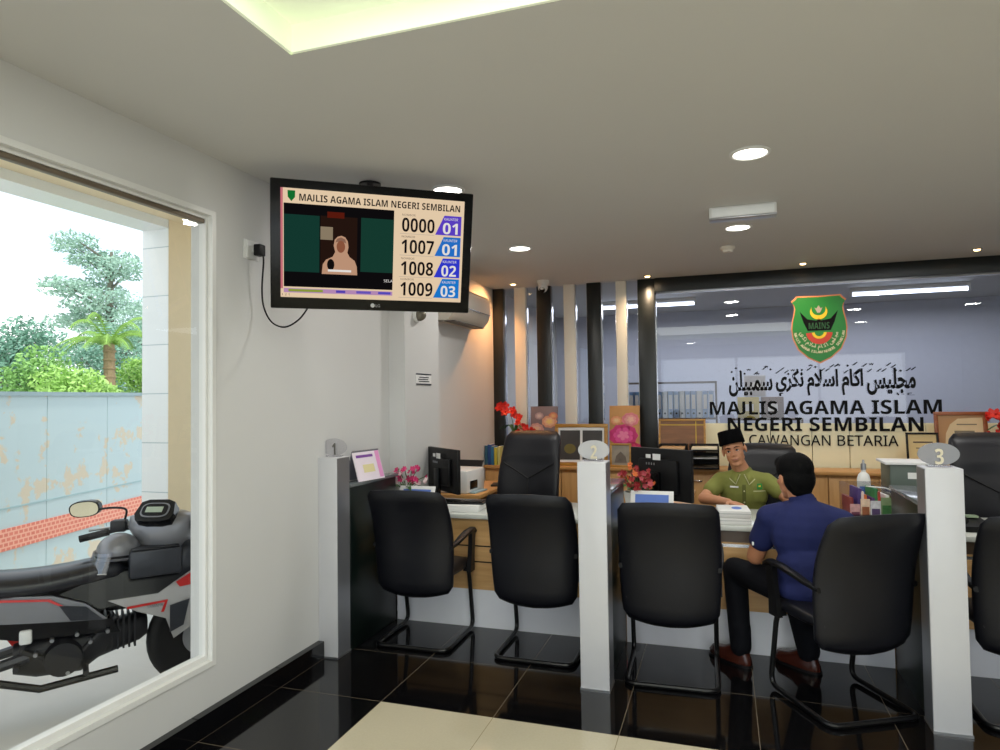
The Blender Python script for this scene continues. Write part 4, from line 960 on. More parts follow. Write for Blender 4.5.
for i, (x0, w_, hh, c_, c2) in enumerate(((-0.115, 0.055, 0.13, (196,150,150), (110,60,80)), (-0.058, 0.05, 0.16, (222,196,170), (150,90,60)), (-0.006, 0.055, 0.15, (206,206,212), (90,70,110)), (0.05, 0.058, 0.17, (120,140,100), (60,110,60)))):
    MB().box((x0, -0.094, 0.008), (x0+w_, -0.089, hh), 0.001).build('leaflet', mat('front_leaflet_%d' % i, c_, 0.5, var=0.35, scale=50), t)
    MB().box((x0+0.006, -0.0955, 0.03), (x0+w_-0.006, -0.0938, hh-0.045)).build('leaflet_print', mat('front_print_%d' % i, c2, 0.5, var=0.5, scale=60), t, smooth=0)
t = thing('spray_bottle', 'white bottle with blue print behind the brochure holder', 'bottle', (2.50, 1.0, 0.753))
MB().lathe([(0.034, 0), (0.038, 0.006), (0.038, 0.24), (0.03, 0.27), (0.014, 0.285), (0.014, 0.30)]).build('bottle_body', M_white, t)
MB().lathe([(0.016, 0.30), (0.016, 0.335), (0.008, 0.34), (0.006, 0.36), (0.001, 0.362)]).build('cap', M_alu, t)
MB().sheet(lambda u_, v_: (0.0385*math.cos(-2.4+1.6*u_), 0.0385*math.sin(-2.4+1.6*u_), 0.09+0.11*v_), 8, 1).build('bottle_label', M_blue, t, smooth=80)
t = thing('document_box', 'grey green document box topped with white papers behind the column numbered 3', 'document box', (2.83, 1.40, 0.752))
MB().box((-0.13, -0.14, 0), (0.13, 0.14, 0.31), 0.004).build('box_body', mat('grey_green_board', (78,90,82), 0.4), t)
MB().box((-0.16, -0.16, 0.311), (0.11, 0.13, 0.326), 0.002).build('paper_stack', M_paper, t)
MB().box((-0.03, -0.1415, 0.22), (0.03, -0.139, 0.26)).build('label_card', M_paper, t, smooth=0)
t = thing('stapler', 'black stapler on the middle counter beside the leaflets', 'stapler', (2.27, 0.88, 0.753), 0.4)
MB().box((-0.018, -0.06, 0), (0.018, 0.06, 0.012), 0.004).build('base', M_black, t); MB().box((-0.016, -0.06, 0.02), (0.016, 0.055, 0.04), 0.006).build('arm', M_black, t); MB().box((-0.012, 0.03, 0.01), (0.012, 0.055, 0.025)).build('hinge', M_alu, t, smooth=0)
t = thing('telephone', 'dark desk telephone right of the column numbered 3', 'telephone', (2.98, 0.76, 0.753), 0.1)
MB().prism([(-0.09, 0), (0.09, 0), (0.09, 0.07), (-0.09, 0.03)], -0.08, 0.08, f=lambda x_, z_, y_: (y_, x_, z_)).build('base', M_black, t)
MB().tube(smooth_path([(-0.055, -0.09, 0.06), (-0.055, -0.05, 0.075), (-0.055, 0.05, 0.105), (-0.055, 0.09, 0.11)], 4), [0.022]*3+[0.015]*7+[0.022]*3, 10).build('handset', M_blackg, t)
MB().box((0.0, 0.02, 0.062), (0.06, 0.07, 0.072)).build('display', mat('green_display', (150,170,140), 0.3), t, smooth=0)
t = thing('paper_sheets', 'white papers on the counter right of the column numbered 3', 'paper', (2.78, 0.67, 0.753), -0.2)
MB().box((-0.08, -0.11, 0), (0.08, 0.11, 0.012), 0.001).build('sheet', M_paper, t)

# ------------------------------------------------------------------ people
def oriented(c, x, y, z): return Matrix(((x.x, y.x, z.x, c.x), (x.y, y.y, z.y, c.y), (x.z, y.z, z.z, c.z), (0, 0, 0, 1)))
def hand(mb, wrist, d, up, side, curl=0.5):
    """palm, four unequal bent fingers and a thumb leaving the side of the palm"""
    w = V(wrist); d = V(d).normalized(); up = (V(up) - d*V(up).dot(d)).normalized(); s_ = d.cross(up)*side
    R = Matrix((s_, d, up)).transposed()
    mb.ell(w + d*0.05, (0.038, 0.05, 0.014), 14, 10, R)
    for k, (o_, ln) in enumerate(((0.028, 0.068), (0.010, 0.078), (-0.009, 0.072), (-0.027, 0.056))):
        a = w + d*0.088 + s_*o_; d1 = (d*math.cos(curl*0.5) - up*math.sin(curl*0.5)); d2 = (d*math.cos(curl*1.2) - up*math.sin(curl*1.2))
        b = a + d1*ln*0.5; c_ = b + d2*ln*0.5
        mb.cap(a - d*0.015, 0.0085, b, 0.0078, 8); mb.cap(b, 0.0078, c_, 0.0066, 8)
    a = w + d*0.03 + s_*0.03; b = a + (s_*0.75 + d*0.75).normalized()*0.035 - up*0.006; c_ = b + (d + s_*0.15).normalized()*0.028 - up*0.006
    mb.cap(a, 0.012, b, 0.010, 8); mb.cap(b, 0.010, c_, 0.008, 8)
def head_shape(mb, Mh):
    k = mb.M; mb.M = k @ Mh
    mb.ell((0, 0.012, 0.035), (0.075, 0.094, 0.082)); mb.ell((0, -0.022, -0.030), (0.062, 0.070, 0.078)); mb.ell((0, -0.058, -0.088), (0.026, 0.024, 0.022))
    mb.ell((0, -0.074, 0.040), (0.052, 0.018, 0.016))
    for s_ in (-1, 1):
        mb.ell((s_*0.036, -0.064, -0.014), (0.022, 0.018, 0.018)); mb.ell((s_*0.079, 0.012, 0.0), (0.009, 0.020, 0.032)); mb.ell((s_*0.009, -0.093, -0.022), (0.008, 0.009, 0.007))
        mb.cap((s_*0.044, -0.018, -0.055), 0.018, (s_*0.014, -0.060, -0.088), 0.019, 10)
    mb.cap((0, -0.086, 0.028), 0.008, (0, -0.103, -0.016), 0.0095, 10)
    mb.ell((0, -0.086, -0.048), (0.026, 0.009, 0.006)); mb.ell((0, -0.084, -0.060), (0.023, 0.009, 0.007))
    mb.M = k
def face_parts(t, M_, smile=0.004):
    M_e = mat('eye_white', (226,220,214), 0.3); M_i = mat('dark_iris', (18,12,10), 0.2); M_lip = mat('lip', (150,86,74), 0.45)
    for s_ in (-1, 1):
        e = MB(M_); e.ell((s_*0.029, -0.0805, 0.008), (0.0115, 0.006, 0.0060), 12, 8); eo = e.build('eye', M_e, t, smooth=80)
        MB(M_).ell((s_*0.029-0.001, -0.0850, 0.008), (0.0056, 0.003, 0.0056), 10, 8).build('iris', M_i, eo, smooth=80)
        MB(M_).tube([(s_*0.016, -0.0865, 0.0095), (s_*0.029, -0.0875, 0.0150), (s_*0.042, -0.079, 0.0105)], [0.002, 0.003, 0.002], 6).build('eyelid', M_i, t, smooth=80)
        MB(M_).tube([(s_*0.013, -0.094, 0.030), (s_*0.032, -0.093, 0.036), (s_*0.052, -0.078, 0.029)], [0.003, 0.0036, 0.0015], 6).build('eyebrow', M_hair, t, smooth=80)
    MB(M_).tube([(-0.028, -0.0805, -0.051+smile), (-0.012, -0.0915, -0.0535), (0.0, -0.0935, -0.0535), (0.012, -0.0915, -0.0535), (0.028, -0.0805, -0.051+smile)], [0.002, 0.0036, 0.0034, 0.0036, 0.002], 8).build('lips', M_lip, t, smooth=80)

# --- officer behind the middle counter
lo = V((1.80, 1.55, 0)); Tl = Matrix.Translation(-lo)
off = thing('person', 'person in an olive short sleeved shirt and black songkok cap seated behind the middle counter', 'person', lo)
hc = V((1.750, 1.49, 1.122))
Mh = Matrix.Translation(hc) @ Euler((0.05, -0.24, -0.10)).to_matrix().to_4x4()
nb = V((1.80, 1.545, 0.97))
rs, re, rw = V((1.655, 1.53, 0.905)), V((1.535, 1.40, 0.785)), V((1.70, 1.205, 0.792))      # his right arm, image left
ls, le, lw = V((1.965, 1.53, 0.905)), V((2.10, 1.42, 0.795)), V((2.12, 1.19, 0.792))
def officer_body(mb):
    mb.M = Tl
    head_shape(mb, Mh)
    mb.cap(hc + V((0.01, 0.025, -0.06)), 0.052, nb, 0.060)
    mb.ell((1.81, 1.55, 0.83), (0.155, 0.095, 0.15)); mb.ell((1.82, 1.58, 0.65), (0.145, 0.10, 0.16)); mb.ell((1.83, 1.60, 0.54), (0.16, 0.12, 0.08))
    mb.cap(rs, 0.055, nb - V((0.05, 0, 0.05)), 0.055); mb.cap(ls, 0.055, nb + V((0.05, 0, -0.05)), 0.055)
    for a, b, c_, sd in ((rs, re, rw, 1), (ls, le, lw, -1)):
        mb.cap(a, 0.052, b, 0.040); mb.cap(b, 0.042, c_, 0.026)
        d_ = (c_-b).normalized(); hand(mb, c_ - d_*0.005, d_ + V((0.08*sd, -0.1, -0.02)), (0, 0, 1), sd*1.0, 0.25)
    for s_ in (-1, 1):
        mb.cap((1.83+0.09*s_, 1.56, 0.53), 0.075, (1.83+0.11*s_, 1.30, 0.535), 0.055); mb.cap((1.83+0.11*s_, 1.30, 0.53), 0.055, (1.83+0.11*s_, 1.28, 0.10), 0.036)
blob('body', officer_body, M_skin, off, 0.0055, 3)
def officer_shirt(mb):
    mb.M = Tl
    mb.ell((1.81, 1.545, 0.82), (0.172, 0.116, 0.165)); mb.ell((1.82, 1.57, 0.64), (0.165, 0.122, 0.18))
    mb.cap(rs + V((0.01, 0, -0.005)), 0.062, nb + V((-0.045, 0, -0.045)), 0.058); mb.cap(ls + V((-0.01, 0, -0.005)), 0.062, nb + V((0.045, 0, -0.045)), 0.058)
    mb.cap(rs, 0.060, rs.lerp(re, 0.55), 0.062); mb.cap(ls, 0.060, ls.lerp(le, 0.55), 0.062)
    mb.cap(nb - V((0, 0, 0.05)), 0.072, nb - V((0, 0.0, 0.005)), 0.064)
sh = blob('shirt', officer_shirt, M_olive, off, 0.008, 4)
M_pipe = mat('pale_piping', (196,196,150), 0.6)
for s_ in (-1, 1):     # collar wings
    top, low = [], []
    for k in range(9):
        a_ = math.radians(90 - 168*k/8); f_ = k/8
        top.append(nb + V((s_*0.067*math.cos(a_), 0.070*math.sin(a_) - 0.004, 0.040 - 0.055*f_**1.5)))
        low.append(nb + V((s_*(0.094 - 0.02*f_**3)*math.cos(a_) + s_*0.030*f_**3, 0.090*math.sin(a_) - 0.010 - 0.018*f_**2, 0.004 - 0.085*f_**1.6)))
    m = MB(Tl); m.loft([[p_, q_] for p_, q_ in zip(top, low)], caps=False, closed=False)
    co = m.build('collar', M_olive, sh, smooth=80)
    sol = co.modifiers.new('s', 'SOLIDIFY'); sol.thickness = 0.006
    MB(Tl).tube([p_ + V((0, -0.003, -0.001)) for p_ in low[2:]] + [top[-1] + V((0, -0.006, 0))], 0.0035, 6).build('collar_piping', M_pipe, co)
def front_y(x, z):     # front surface of the shirt
    best = 1.42
    for c_, r_ in (((1.81, 1.545, 0.82), (0.172, 0.116, 0.165)), ((1.82, 1.57, 0.64), (0.165, 0.122, 0.18))):
        k = 1 - ((x-c_[0])/r_[0])**2 - ((z-c_[2])/r_[2])**2
        if k > 0: best = min(best, c_[1] - r_[1]*math.sqrt(k)) if best != 1.42 else c_[1] - r_[1]*math.sqrt(k)
    return best - 0.003
def patch(nm, x0, x1, z0, z1, mt, par, d=0.0):
    MB(Tl).sheet(lambda u_, v_: (x0+(x1-x0)*u_, front_y(x0+(x1-x0)*u_, z0+(z1-z0)*v_) - d, z0+(z1-z0)*v_), 4, 4).build(nm, mt, par, smooth=80)
patch('placket', 1.797, 1.822, 0.56, 0.885, M_olived, sh)
pk = thing_pk = None
patch('pocket', 1.872, 1.962, 0.765, 0.845, M_olive, sh, 0.003); patch('pocket_edge', 1.872, 1.962, 0.838, 0.845, M_pipe, sh, 0.004)
patch('shirt_emblem', 1.897, 1.933, 0.853, 0.893, mat('badge_green', (30,130,50), 0.5), sh, 0.004); patch('emblem_mark', 1.908, 1.922, 0.870, 0.880, M_yellow, sh, 0.0055)
patch('name_tag', 1.715, 1.772, 0.862, 0.874, M_paper, sh, 0.004)
for z in (0.60, 0.68, 0.76, 0.84): MB(Tl).ell((1.81, front_y(1.81, z)-0.002, z), (0.006, 0.003, 0.006), 10, 6).build('button', M_pipe, sh)
def officer_trousers(mb):
    mb.M = Tl
    mb.ell((1.83, 1.60, 0.555), (0.175, 0.135, 0.085))
    for s_ in (-1, 1): mb.cap((1.83+0.09*s_, 1.56, 0.535), 0.088, (1.83+0.11*s_, 1.30, 0.54), 0.066); mb.cap((1.83+0.11*s_, 1.30, 0.53), 0.066, (1.83+0.11*s_, 1.28, 0.12), 0.052)
blob('trousers', officer_trousers, M_trouser, off, 0.01, 4)
for s_ in (-1, 1):
    m = MB(Tl); m.loft([superring(1.83+0.11*s_, 1.22, z, a, b, 2.5, 20) for z, a, b in ((0.002, 0.045, 0.13), (0.02, 0.048, 0.135), (0.06, 0.044, 0.12), (0.10, 0.035, 0.06))]); m.build('shoe', M_blackg, off, smooth=80)
face_parts(off, Tl @ Mh, 0.005)
# songkok: oval cap with flat top
Mk = Tl @ Mh @ Matrix.Translation((0, 0.006, 0.052)) @ Euler((-0.16, 0, 0)).to_matrix().to_4x4()
MB(Mk).loft([superring(0, 0, z, a, b, 2.2, 32) for z, a, b in ((-0.004, 0.088, 0.108), (0.0, 0.090, 0.110), (0.088, 0.083, 0.102), (0.096, 0.079, 0.098), (0.097, 0.06, 0.078), (0.091, 0.02, 0.04))]).build('songkok', M_velvet, off, smooth=50)
def officer_hair(mb):
    mb.M = Tl @ Mh
    mb.ell((0, 0.030, 0.030), (0.078, 0.080, 0.065))
    for s_ in (-1, 1): mb.ell((s_*0.068, 0.006, 0.034), (0.011, 0.022, 0.024))
blob('hair', officer_hair, M_hair, off, 0.007, 3)

# --- man in navy on the turned chair
ln_ = V((2.08, 0.18, 0)); Tn = Matrix.Translation(-ln_)
nav = thing('person', 'person in a navy blue polo shirt and dark trousers seated with back to the viewer', 'person', ln_)
hn = V((2.03, 0.225, 1.078))
Mn = Matrix.Translation(hn) @ Euler((0.12, 0, PI+0.48)).to_matrix().to_4x4()
nk = V((2.07, 0.185, 0.955))
hip = V((2.10, 0.13, 0.50))
shl, ell_, wrl = V((1.905, 0.20, 0.870)), V((1.832, 0.295, 0.640)), V((1.885, 0.545, 0.765))
shr, elr, wrr = V((2.245, 0.14, 0.865)), V((2.36, 0.32, 0.66)), V((2.20, 0.545, 0.785))
kl, al = V((1.725, 0.475, 0.515)), V((1.745, 0.40, 0.09))
kr, ar = V((2.02, 0.50, 0.515)), V((2.10, 0.415, 0.09))
hl, hr = hip + V((-0.095, 0.03, 0)), hip + V((0.08, 0.08, 0))
def navy_body(mb):
    mb.M = Tn
    head_shape(mb, Mn)
    mb.cap(hn + V((0.012, -0.03, -0.05)), 0.052, nk, 0.060)
    mb.ell((2.08, 0.16, 0.78), (0.16, 0.10, 0.17)); mb.ell(hip + V((-0.01, 0, 0.12)), (0.15, 0.105, 0.15)); mb.ell(hip, (0.16, 0.12, 0.085))
    mb.cap(shl, 0.055, nk - V((0.04, 0, 0.05)), 0.055); mb.cap(shr, 0.055, nk + V((0.04, 0, -0.05)), 0.055)
    for a, b, c_, sd in ((shl, ell_, wrl, 1), (shr, elr, wrr, -1)):
        mb.cap(a, 0.055, b, 0.047); mb.cap(b, 0.047, c_, 0.028); d_ = (c_-b).normalized()
        hand(mb, c_, V((d_.x*0.4+0.15*sd, 1, 0.02)), (0, 0, 1), sd, 0.3)
    for a, b, c_ in ((hl, kl, al), (hr, kr, ar)): mb.cap(a, 0.078, b, 0.056); mb.cap(b, 0.056, c_, 0.037)
blob('body', navy_body, M_skin2, nav, 0.0055, 3)
def navy_shirt(mb):
    mb.M = Tn
    mb.ell((2.08, 0.155, 0.80), (0.180, 0.120, 0.180)); mb.ell((2.085, 0.135, 0.61), (0.168, 0.125, 0.19)); mb.ell(hip + V((0.0, -0.01, 0.02)), (0.182, 0.138, 0.085))
    mb.cap(shl, 0.070, nk + V((-0.045, -0.0, -0.05)), 0.068); mb.cap(shr, 0.070, nk + V((0.045, 0, -0.05)), 0.068)
    mb.cap(shl, 0.064, shl.lerp(ell_, 0.56), 0.067); mb.cap(shr, 0.070, shr.lerp(elr, 0.66), 0.072)
    mb.cap(nk - V((0, 0.0, 0.05)), 0.074, nk + V((0, -0.006, 0.005)), 0.066)
ns = blob('shirt', navy_shirt, M_navy, nav, 0.008, 5)
m = MB(Tn); c_ = nk + V((-0.002, 0.002, 0.012))
m.loft([[c_ + V((0.066*math.cos(a)*k, 0.064*math.sin(a)*k, z_ - 0.012*math.sin(a))) for a in [2*PI*i/24 for i in range(24)]] for k, z_ in ((1.12, -0.03), (1.06, 0.0), (0.98, 0.018), (0.92, 0.012))], caps=False); m.build('collar', M_navy, ns, smooth=80)
MB(Tn).box((1.812, 0.205, 0.715), (1.822, 0.235, 0.735), 0.002).build('sleeve_print', M_paper, ns)
def navy_trousers(mb):
    mb.M = Tn
    mb.ell(hip, (0.178, 0.135, 0.095))
    for a, b, c_ in ((hl, kl, al), (hr, kr, ar)): mb.cap(a, 0.092, b, 0.070); mb.cap(b, 0.070, c_.lerp(b, 0.02), 0.058)
    for c_ in (al, ar): mb.cap(c_ + V((0, 0, 0.12)), 0.058, c_ + V((0, 0, 0.02)), 0.060)
blob('trousers', navy_trousers, M_trouser, nav, 0.01, 4)
for a, toe in ((al, V((-0.13, 0.11, 0))), (ar, V((-0.14, 0.12, 0)))):
    d_ = toe.normalized(); ct = V((a.x, a.y, 0)) + d_*0.075; ang = math.atan2(d_.y, d_.x) - PI/2
    m = MB(Tn @ Matrix.Translation(ct) @ Matrix.Rotation(ang, 4, 'Z'))
    m.loft([[(x_, y_ + yo, z_ + (0.012 if y_ > 0.09 else 0)*(z_ > 0.02)) for x_, y_, z_ in superring(0, 0, z, aa, bb, 2.6, 24)] for z, aa, bb, yo in ((0.003, 0.043, 0.138, 0), (0.022, 0.047, 0.142, 0), (0.05, 0.044, 0.128, -0.008), (0.075, 0.040, 0.085, -0.04), (0.105, 0.038, 0.05, -0.068))])
    so = m.build('shoe', M_shoe, nav, smooth=60)
    MB(Tn @ Matrix.Translation(ct) @ Matrix.Rotation(ang, 4, 'Z')).loft([superring(0, 0, z, 0.049, 0.146, 2.6, 24) for z in (0.0, 0.014)]).build('sole', M_black, so)
face_parts(nav, Tn @ Mn)
def navy_hair(mb):
    mb.M = Tn @ Mn
    mb.ell((0, 0.020, 0.054), (0.092, 0.105, 0.088)); mb.ell((0, 0.052, 0.0), (0.086, 0.068, 0.09)); mb.ell((0, -0.038, 0.086), (0.074, 0.060, 0.044)); mb.ell((0, 0.06, -0.06), (0.060, 0.040, 0.04))
    for s_ in (-1, 1): mb.ell((s_*0.072, 0.004, 0.045), (0.016, 0.035, 0.04))
blob('hair', navy_hair, M_hair, nav, 0.007, 3)

# ------------------------------------------------------------------ outside
GZ = -0.3
m = MB(); m.flat([(-80, -40, GZ), (XW-0.125, -40, GZ), (XW-0.125, 80, GZ), (-80, 80, GZ)]); m.flat([(XW-0.125, -40, GZ), (60, -40, GZ), (60, YF, GZ), (XW-0.125, YF, GZ)])
m.build('ground', mat('concrete_paving', (205,203,197), 0.8, var=0.12, scale=1.5), kind='structure', smooth=0)
# outer pillar and beam of the porch
M_tilep = bpy.data.materials.new('pale_tile'); M_tilep.use_nodes = True
nt = M_tilep.node_tree; b_ = nt.nodes['Principled BSDF']; b_.inputs['Roughness'].default_value = 0.3
tc = nt.nodes.new('ShaderNodeTexCoord'); mp = nt.nodes.new('ShaderNodeMapping'); mp.inputs['Rotation'].default_value = (PI/2, 0, 0)
bk = nt.nodes.new('ShaderNodeTexBrick'); bk.offset = 0; bk.inputs['Scale'].default_value = 1.0; bk.inputs['Brick Width'].default_value = 0.6; bk.inputs['Row Height'].default_value = 0.4; bk.inputs['Mortar Size'].default_value = 0.004
bk.inputs['Color1'].default_value = rgb(248,250,248); bk.inputs['Color2'].default_value = rgb(244,248,248); bk.inputs['Mortar'].default_value = rgb(190,204,206)
nt.links.new(tc.outputs['Object'], mp.inputs[0]); nt.links.new(mp.outputs[0], bk.inputs[0]); nt.links.new(bk.outputs[0], b_.inputs['Base Color'])
M_porch = mat('cream_render', (250,232,196), 0.7, var=0.03)
px0, px1, py0, py1 = -2.858, -2.589, 0.65, 1.4
m = MB(); m.box((px0, py0, GZ), (px1, py1, 3.05)); m.build('trim_13', [M_tilep], kind='structure', smooth=0)
m = MB(); m.box((px1-0.002, py0+0.003, GZ), (px1+0.004, py1+0.6, 3.05)); m.build('trim_14', M_porch, kind='structure', smooth=0)
m = MB(); m.box((px0, -9, 2.95), (px1, py1, 3.35)); m.build('trim_15', [M_tilep], kind='structure', smooth=0)
m = MB(); m.box((px1, -9, 3.02), (XW-0.125, 1.4, 3.35)); m.build('trim_16', M_porch, kind='structure', smooth=0)
MB().box((px0-0.1, -11.5, 3.36), (XR+1, 1.5, 3.5)).build('trim_17', M_porch, kind='structure', smooth=0)  # unseen roof slab, stretched out over the front to block the sun

# metal fence
Fp = V((-4.73, 0.87, 0)); Fd = V((-0.24, 0.97, 0)).normalized(); Fa = math.atan2(Fd.y, Fd.x)
M_fence = bpy.data.materials.new('peeling_blue_paint'); M_fence.use_nodes = True
nt = M_fence.node_tree; b_ = nt.nodes['Principled BSDF']; b_.inputs['Roughness'].default_value = 0.6
tc = nt.nodes.new('ShaderNodeTexCoord'); n1 = nt.nodes.new('ShaderNodeTexNoise'); n1.inputs['Scale'].default_value = 2.6; n1.inputs['Detail'].default_value = 8; n1.inputs['Roughness'].default_value = 0.65
r1 = nt.nodes.new('ShaderNodeValToRGB'); e_ = r1.color_ramp.elements; e_[0].position = 0.555; e_[0].color = rgb(186,204,207); e_[1].position = 0.58; e_[1].color = rgb(206,194,172)
nt.links.new(tc.outputs['Object'], n1.inputs['Vector']); nt.links.new(n1.outputs['Fac'], r1.inputs[0]); nt.links.new(r1.outputs[0], b_.inputs['Base Color'])
fe = thing('metal_fence', 'pale blue metal fence with peeling paint and an orange band behind the motorcycle', 'fence', (Fp.x, Fp.y, GZ), Fa)
for k in range(8):
    x0 = -3.2 + 0.93*k
    MB().box((x0+0.004, -0.01, 0.0), (x0+0.926, 0.03, 1.93)).build('panel', M_fence, fe, smooth=0)
MB().box((-3.2, -0.03, 1.91), (4.24, 0.05, 1.95)).build('top_rail', mat('fence_rail', (150,170,176), 0.6), fe, smooth=0)
MB().box((-3.2, -0.014, 0.845), (4.24, 0.042, 0.862)).build('seam_rail', mat('fence_rail2', (160,186,190), 0.6), fe, smooth=0)
M_band = bpy.data.materials.new('orange_mesh_band'); M_band.use_nodes = True
nt = M_band.node_tree; b_ = nt.nodes['Principled BSDF']; tc = nt.nodes.new('ShaderNodeTexCoord'); mp = nt.nodes.new('ShaderNodeMapping'); mp.inputs['Rotation'].default_value = (PI/2, 0, 0)
bk = nt.nodes.new('ShaderNodeTexBrick'); bk.inputs['Scale'].default_value = 1; bk.inputs['Brick Width'].default_value = 0.06; bk.inputs['Row Height'].default_value = 0.045; bk.inputs['Mortar Size'].default_value = 0.008
bk.inputs['Color1'].default_value = rgb(222,122,100); bk.inputs['Color2'].default_value = rgb(214,114,94); bk.inputs['Mortar'].default_value = rgb(236,170,146)
nt.links.new(tc.outputs['Object'], mp.inputs[0]); nt.links.new(mp.outputs[0], bk.inputs[0]); nt.links.new(bk.outputs[0], b_.inputs['Base Color'])
MB().box((-3.2, -0.022, 0.46), (4.24, -0.011, 0.665)).build('orange_band', M_band, fe, smooth=0)

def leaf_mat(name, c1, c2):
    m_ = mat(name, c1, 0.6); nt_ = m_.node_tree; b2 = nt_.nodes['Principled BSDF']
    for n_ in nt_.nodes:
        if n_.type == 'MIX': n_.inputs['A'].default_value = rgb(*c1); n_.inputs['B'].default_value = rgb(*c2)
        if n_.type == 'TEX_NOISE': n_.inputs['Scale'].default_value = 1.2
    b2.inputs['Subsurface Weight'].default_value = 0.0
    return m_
def foliage(name, clumps, size, per, m_, parent, rng):
    vv, ff = [], []
    for (c, r) in clumps:
        for _ in range(per):
            while True:
                p = V((rng.uniform(-1, 1), rng.uniform(-1, 1), rng.uniform(-1, 1)))
                if p.length < 1: break
            p = V(c) + V((p.x*r[0], p.y*r[1], p.z*r[2])); a = V((rng.gauss(0, 1), rng.gauss(0, 1), rng.gauss(0, 0.7))).normalized()
            b = a.cross(V((rng.gauss(0, 1), rng.gauss(0, 1), rng.gauss(0, 1)))).normalized(); s_ = size*rng.uniform(0.6, 1.3); n = len(vv)
            vv += [p - a*s_, p + b*s_*0.4, p + a*s_, p - b*s_*0.4]; ff.append((n, n+1, n+2, n+3))
    me = bpy.data.meshes.new(name); me.from_pydata([tuple(v) for v in vv], [], ff)
    return link(name, me, m_, parent, smooth=0)
rng = random.Random(3)
# tall tree far behind the fence
M_far = leaf_mat('hazy_leaf', (122,162,146), (184,212,190)); M_bark = mat('grey_bark', (120,118,104), 0.8, var=0.2)  # haze and overexposure are put into these paler leaf tones
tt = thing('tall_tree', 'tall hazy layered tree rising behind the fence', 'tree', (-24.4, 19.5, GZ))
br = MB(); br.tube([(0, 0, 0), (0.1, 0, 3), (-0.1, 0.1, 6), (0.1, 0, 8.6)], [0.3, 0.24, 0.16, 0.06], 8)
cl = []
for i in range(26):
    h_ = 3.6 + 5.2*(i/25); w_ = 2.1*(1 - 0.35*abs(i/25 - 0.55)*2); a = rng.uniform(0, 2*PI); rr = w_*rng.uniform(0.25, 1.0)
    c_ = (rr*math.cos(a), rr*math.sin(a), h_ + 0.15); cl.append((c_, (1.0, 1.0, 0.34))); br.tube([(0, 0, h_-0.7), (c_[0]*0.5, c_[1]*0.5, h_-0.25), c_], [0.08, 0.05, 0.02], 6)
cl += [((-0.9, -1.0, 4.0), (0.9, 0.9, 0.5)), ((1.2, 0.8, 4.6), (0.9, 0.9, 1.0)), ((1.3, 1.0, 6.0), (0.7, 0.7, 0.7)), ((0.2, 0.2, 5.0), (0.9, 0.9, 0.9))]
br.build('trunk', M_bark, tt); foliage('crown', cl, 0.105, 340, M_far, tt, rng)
def bush(label, loc, h, w, ms, nm='leafy_tree', per=420, size=0.06, n=18):
    t_ = thing(nm, label, 'tree', loc)
    b2 = MB(); b2.tube([(0, 0, 0), (0.05, 0, h*0.45), (0, 0.05, h*0.8)], [0.10, 0.07, 0.03], 8); cl_ = []
    for i in range(n):
        a = rng.uniform(0, 2*PI); rr = w*rng.uniform(0.1, 0.8); z_ = h*rng.uniform(0.3, 0.92)
        rr *= 1.0 if z_ < h*0.65 else 0.6
        c_ = (rr*math.cos(a), rr*math.sin(a), z_); cl_.append((c_, (w*0.42, w*0.42, h*0.12))); b2.tube([(0, 0, z_*0.6), (c_[0]*0.6, c_[1]*0.6, z_*0.9), c_], [0.05, 0.03, 0.01], 6)
    b2.build('trunk', M_bark, t_); foliage('crown', cl_, size, per, ms, t_, rng); return t_
M_l1 = leaf_mat('mid_leaf', (96,148,78), (160,204,116)); M_l2 = leaf_mat('bright_leaf', (136,188,90), (190,222,130)); M_l3 = leaf_mat('blue_leaf', (96,142,124), (146,188,164))
bush('blue green bushy tree at the left end behind the fence', (-13.6, 7.1, GZ), 3.7, 1.5, M_l3)
bush('mid green bushy tree behind the fence left of the palm', (-12.0, 6.9, GZ), 3.0, 1.3, M_l1)
bush('bright green low shrub just behind the fence left of the palm', (-10.6, 6.6, GZ), 2.5, 1.2, M_l2)
bush('dark green tree under the tall tree behind the palm', (-15.2, 11.2, GZ), 4.0, 1.9, M_l3, n=22)
bush('bright green bush behind the fence right of the palm', (-11.6, 9.2, GZ), 3.0, 1.3, M_l2)
bush('tall dense green tree behind the palm by the porch pillar', (-17.0, 14.4, GZ), 5.4, 2.0, M_far, n=24)
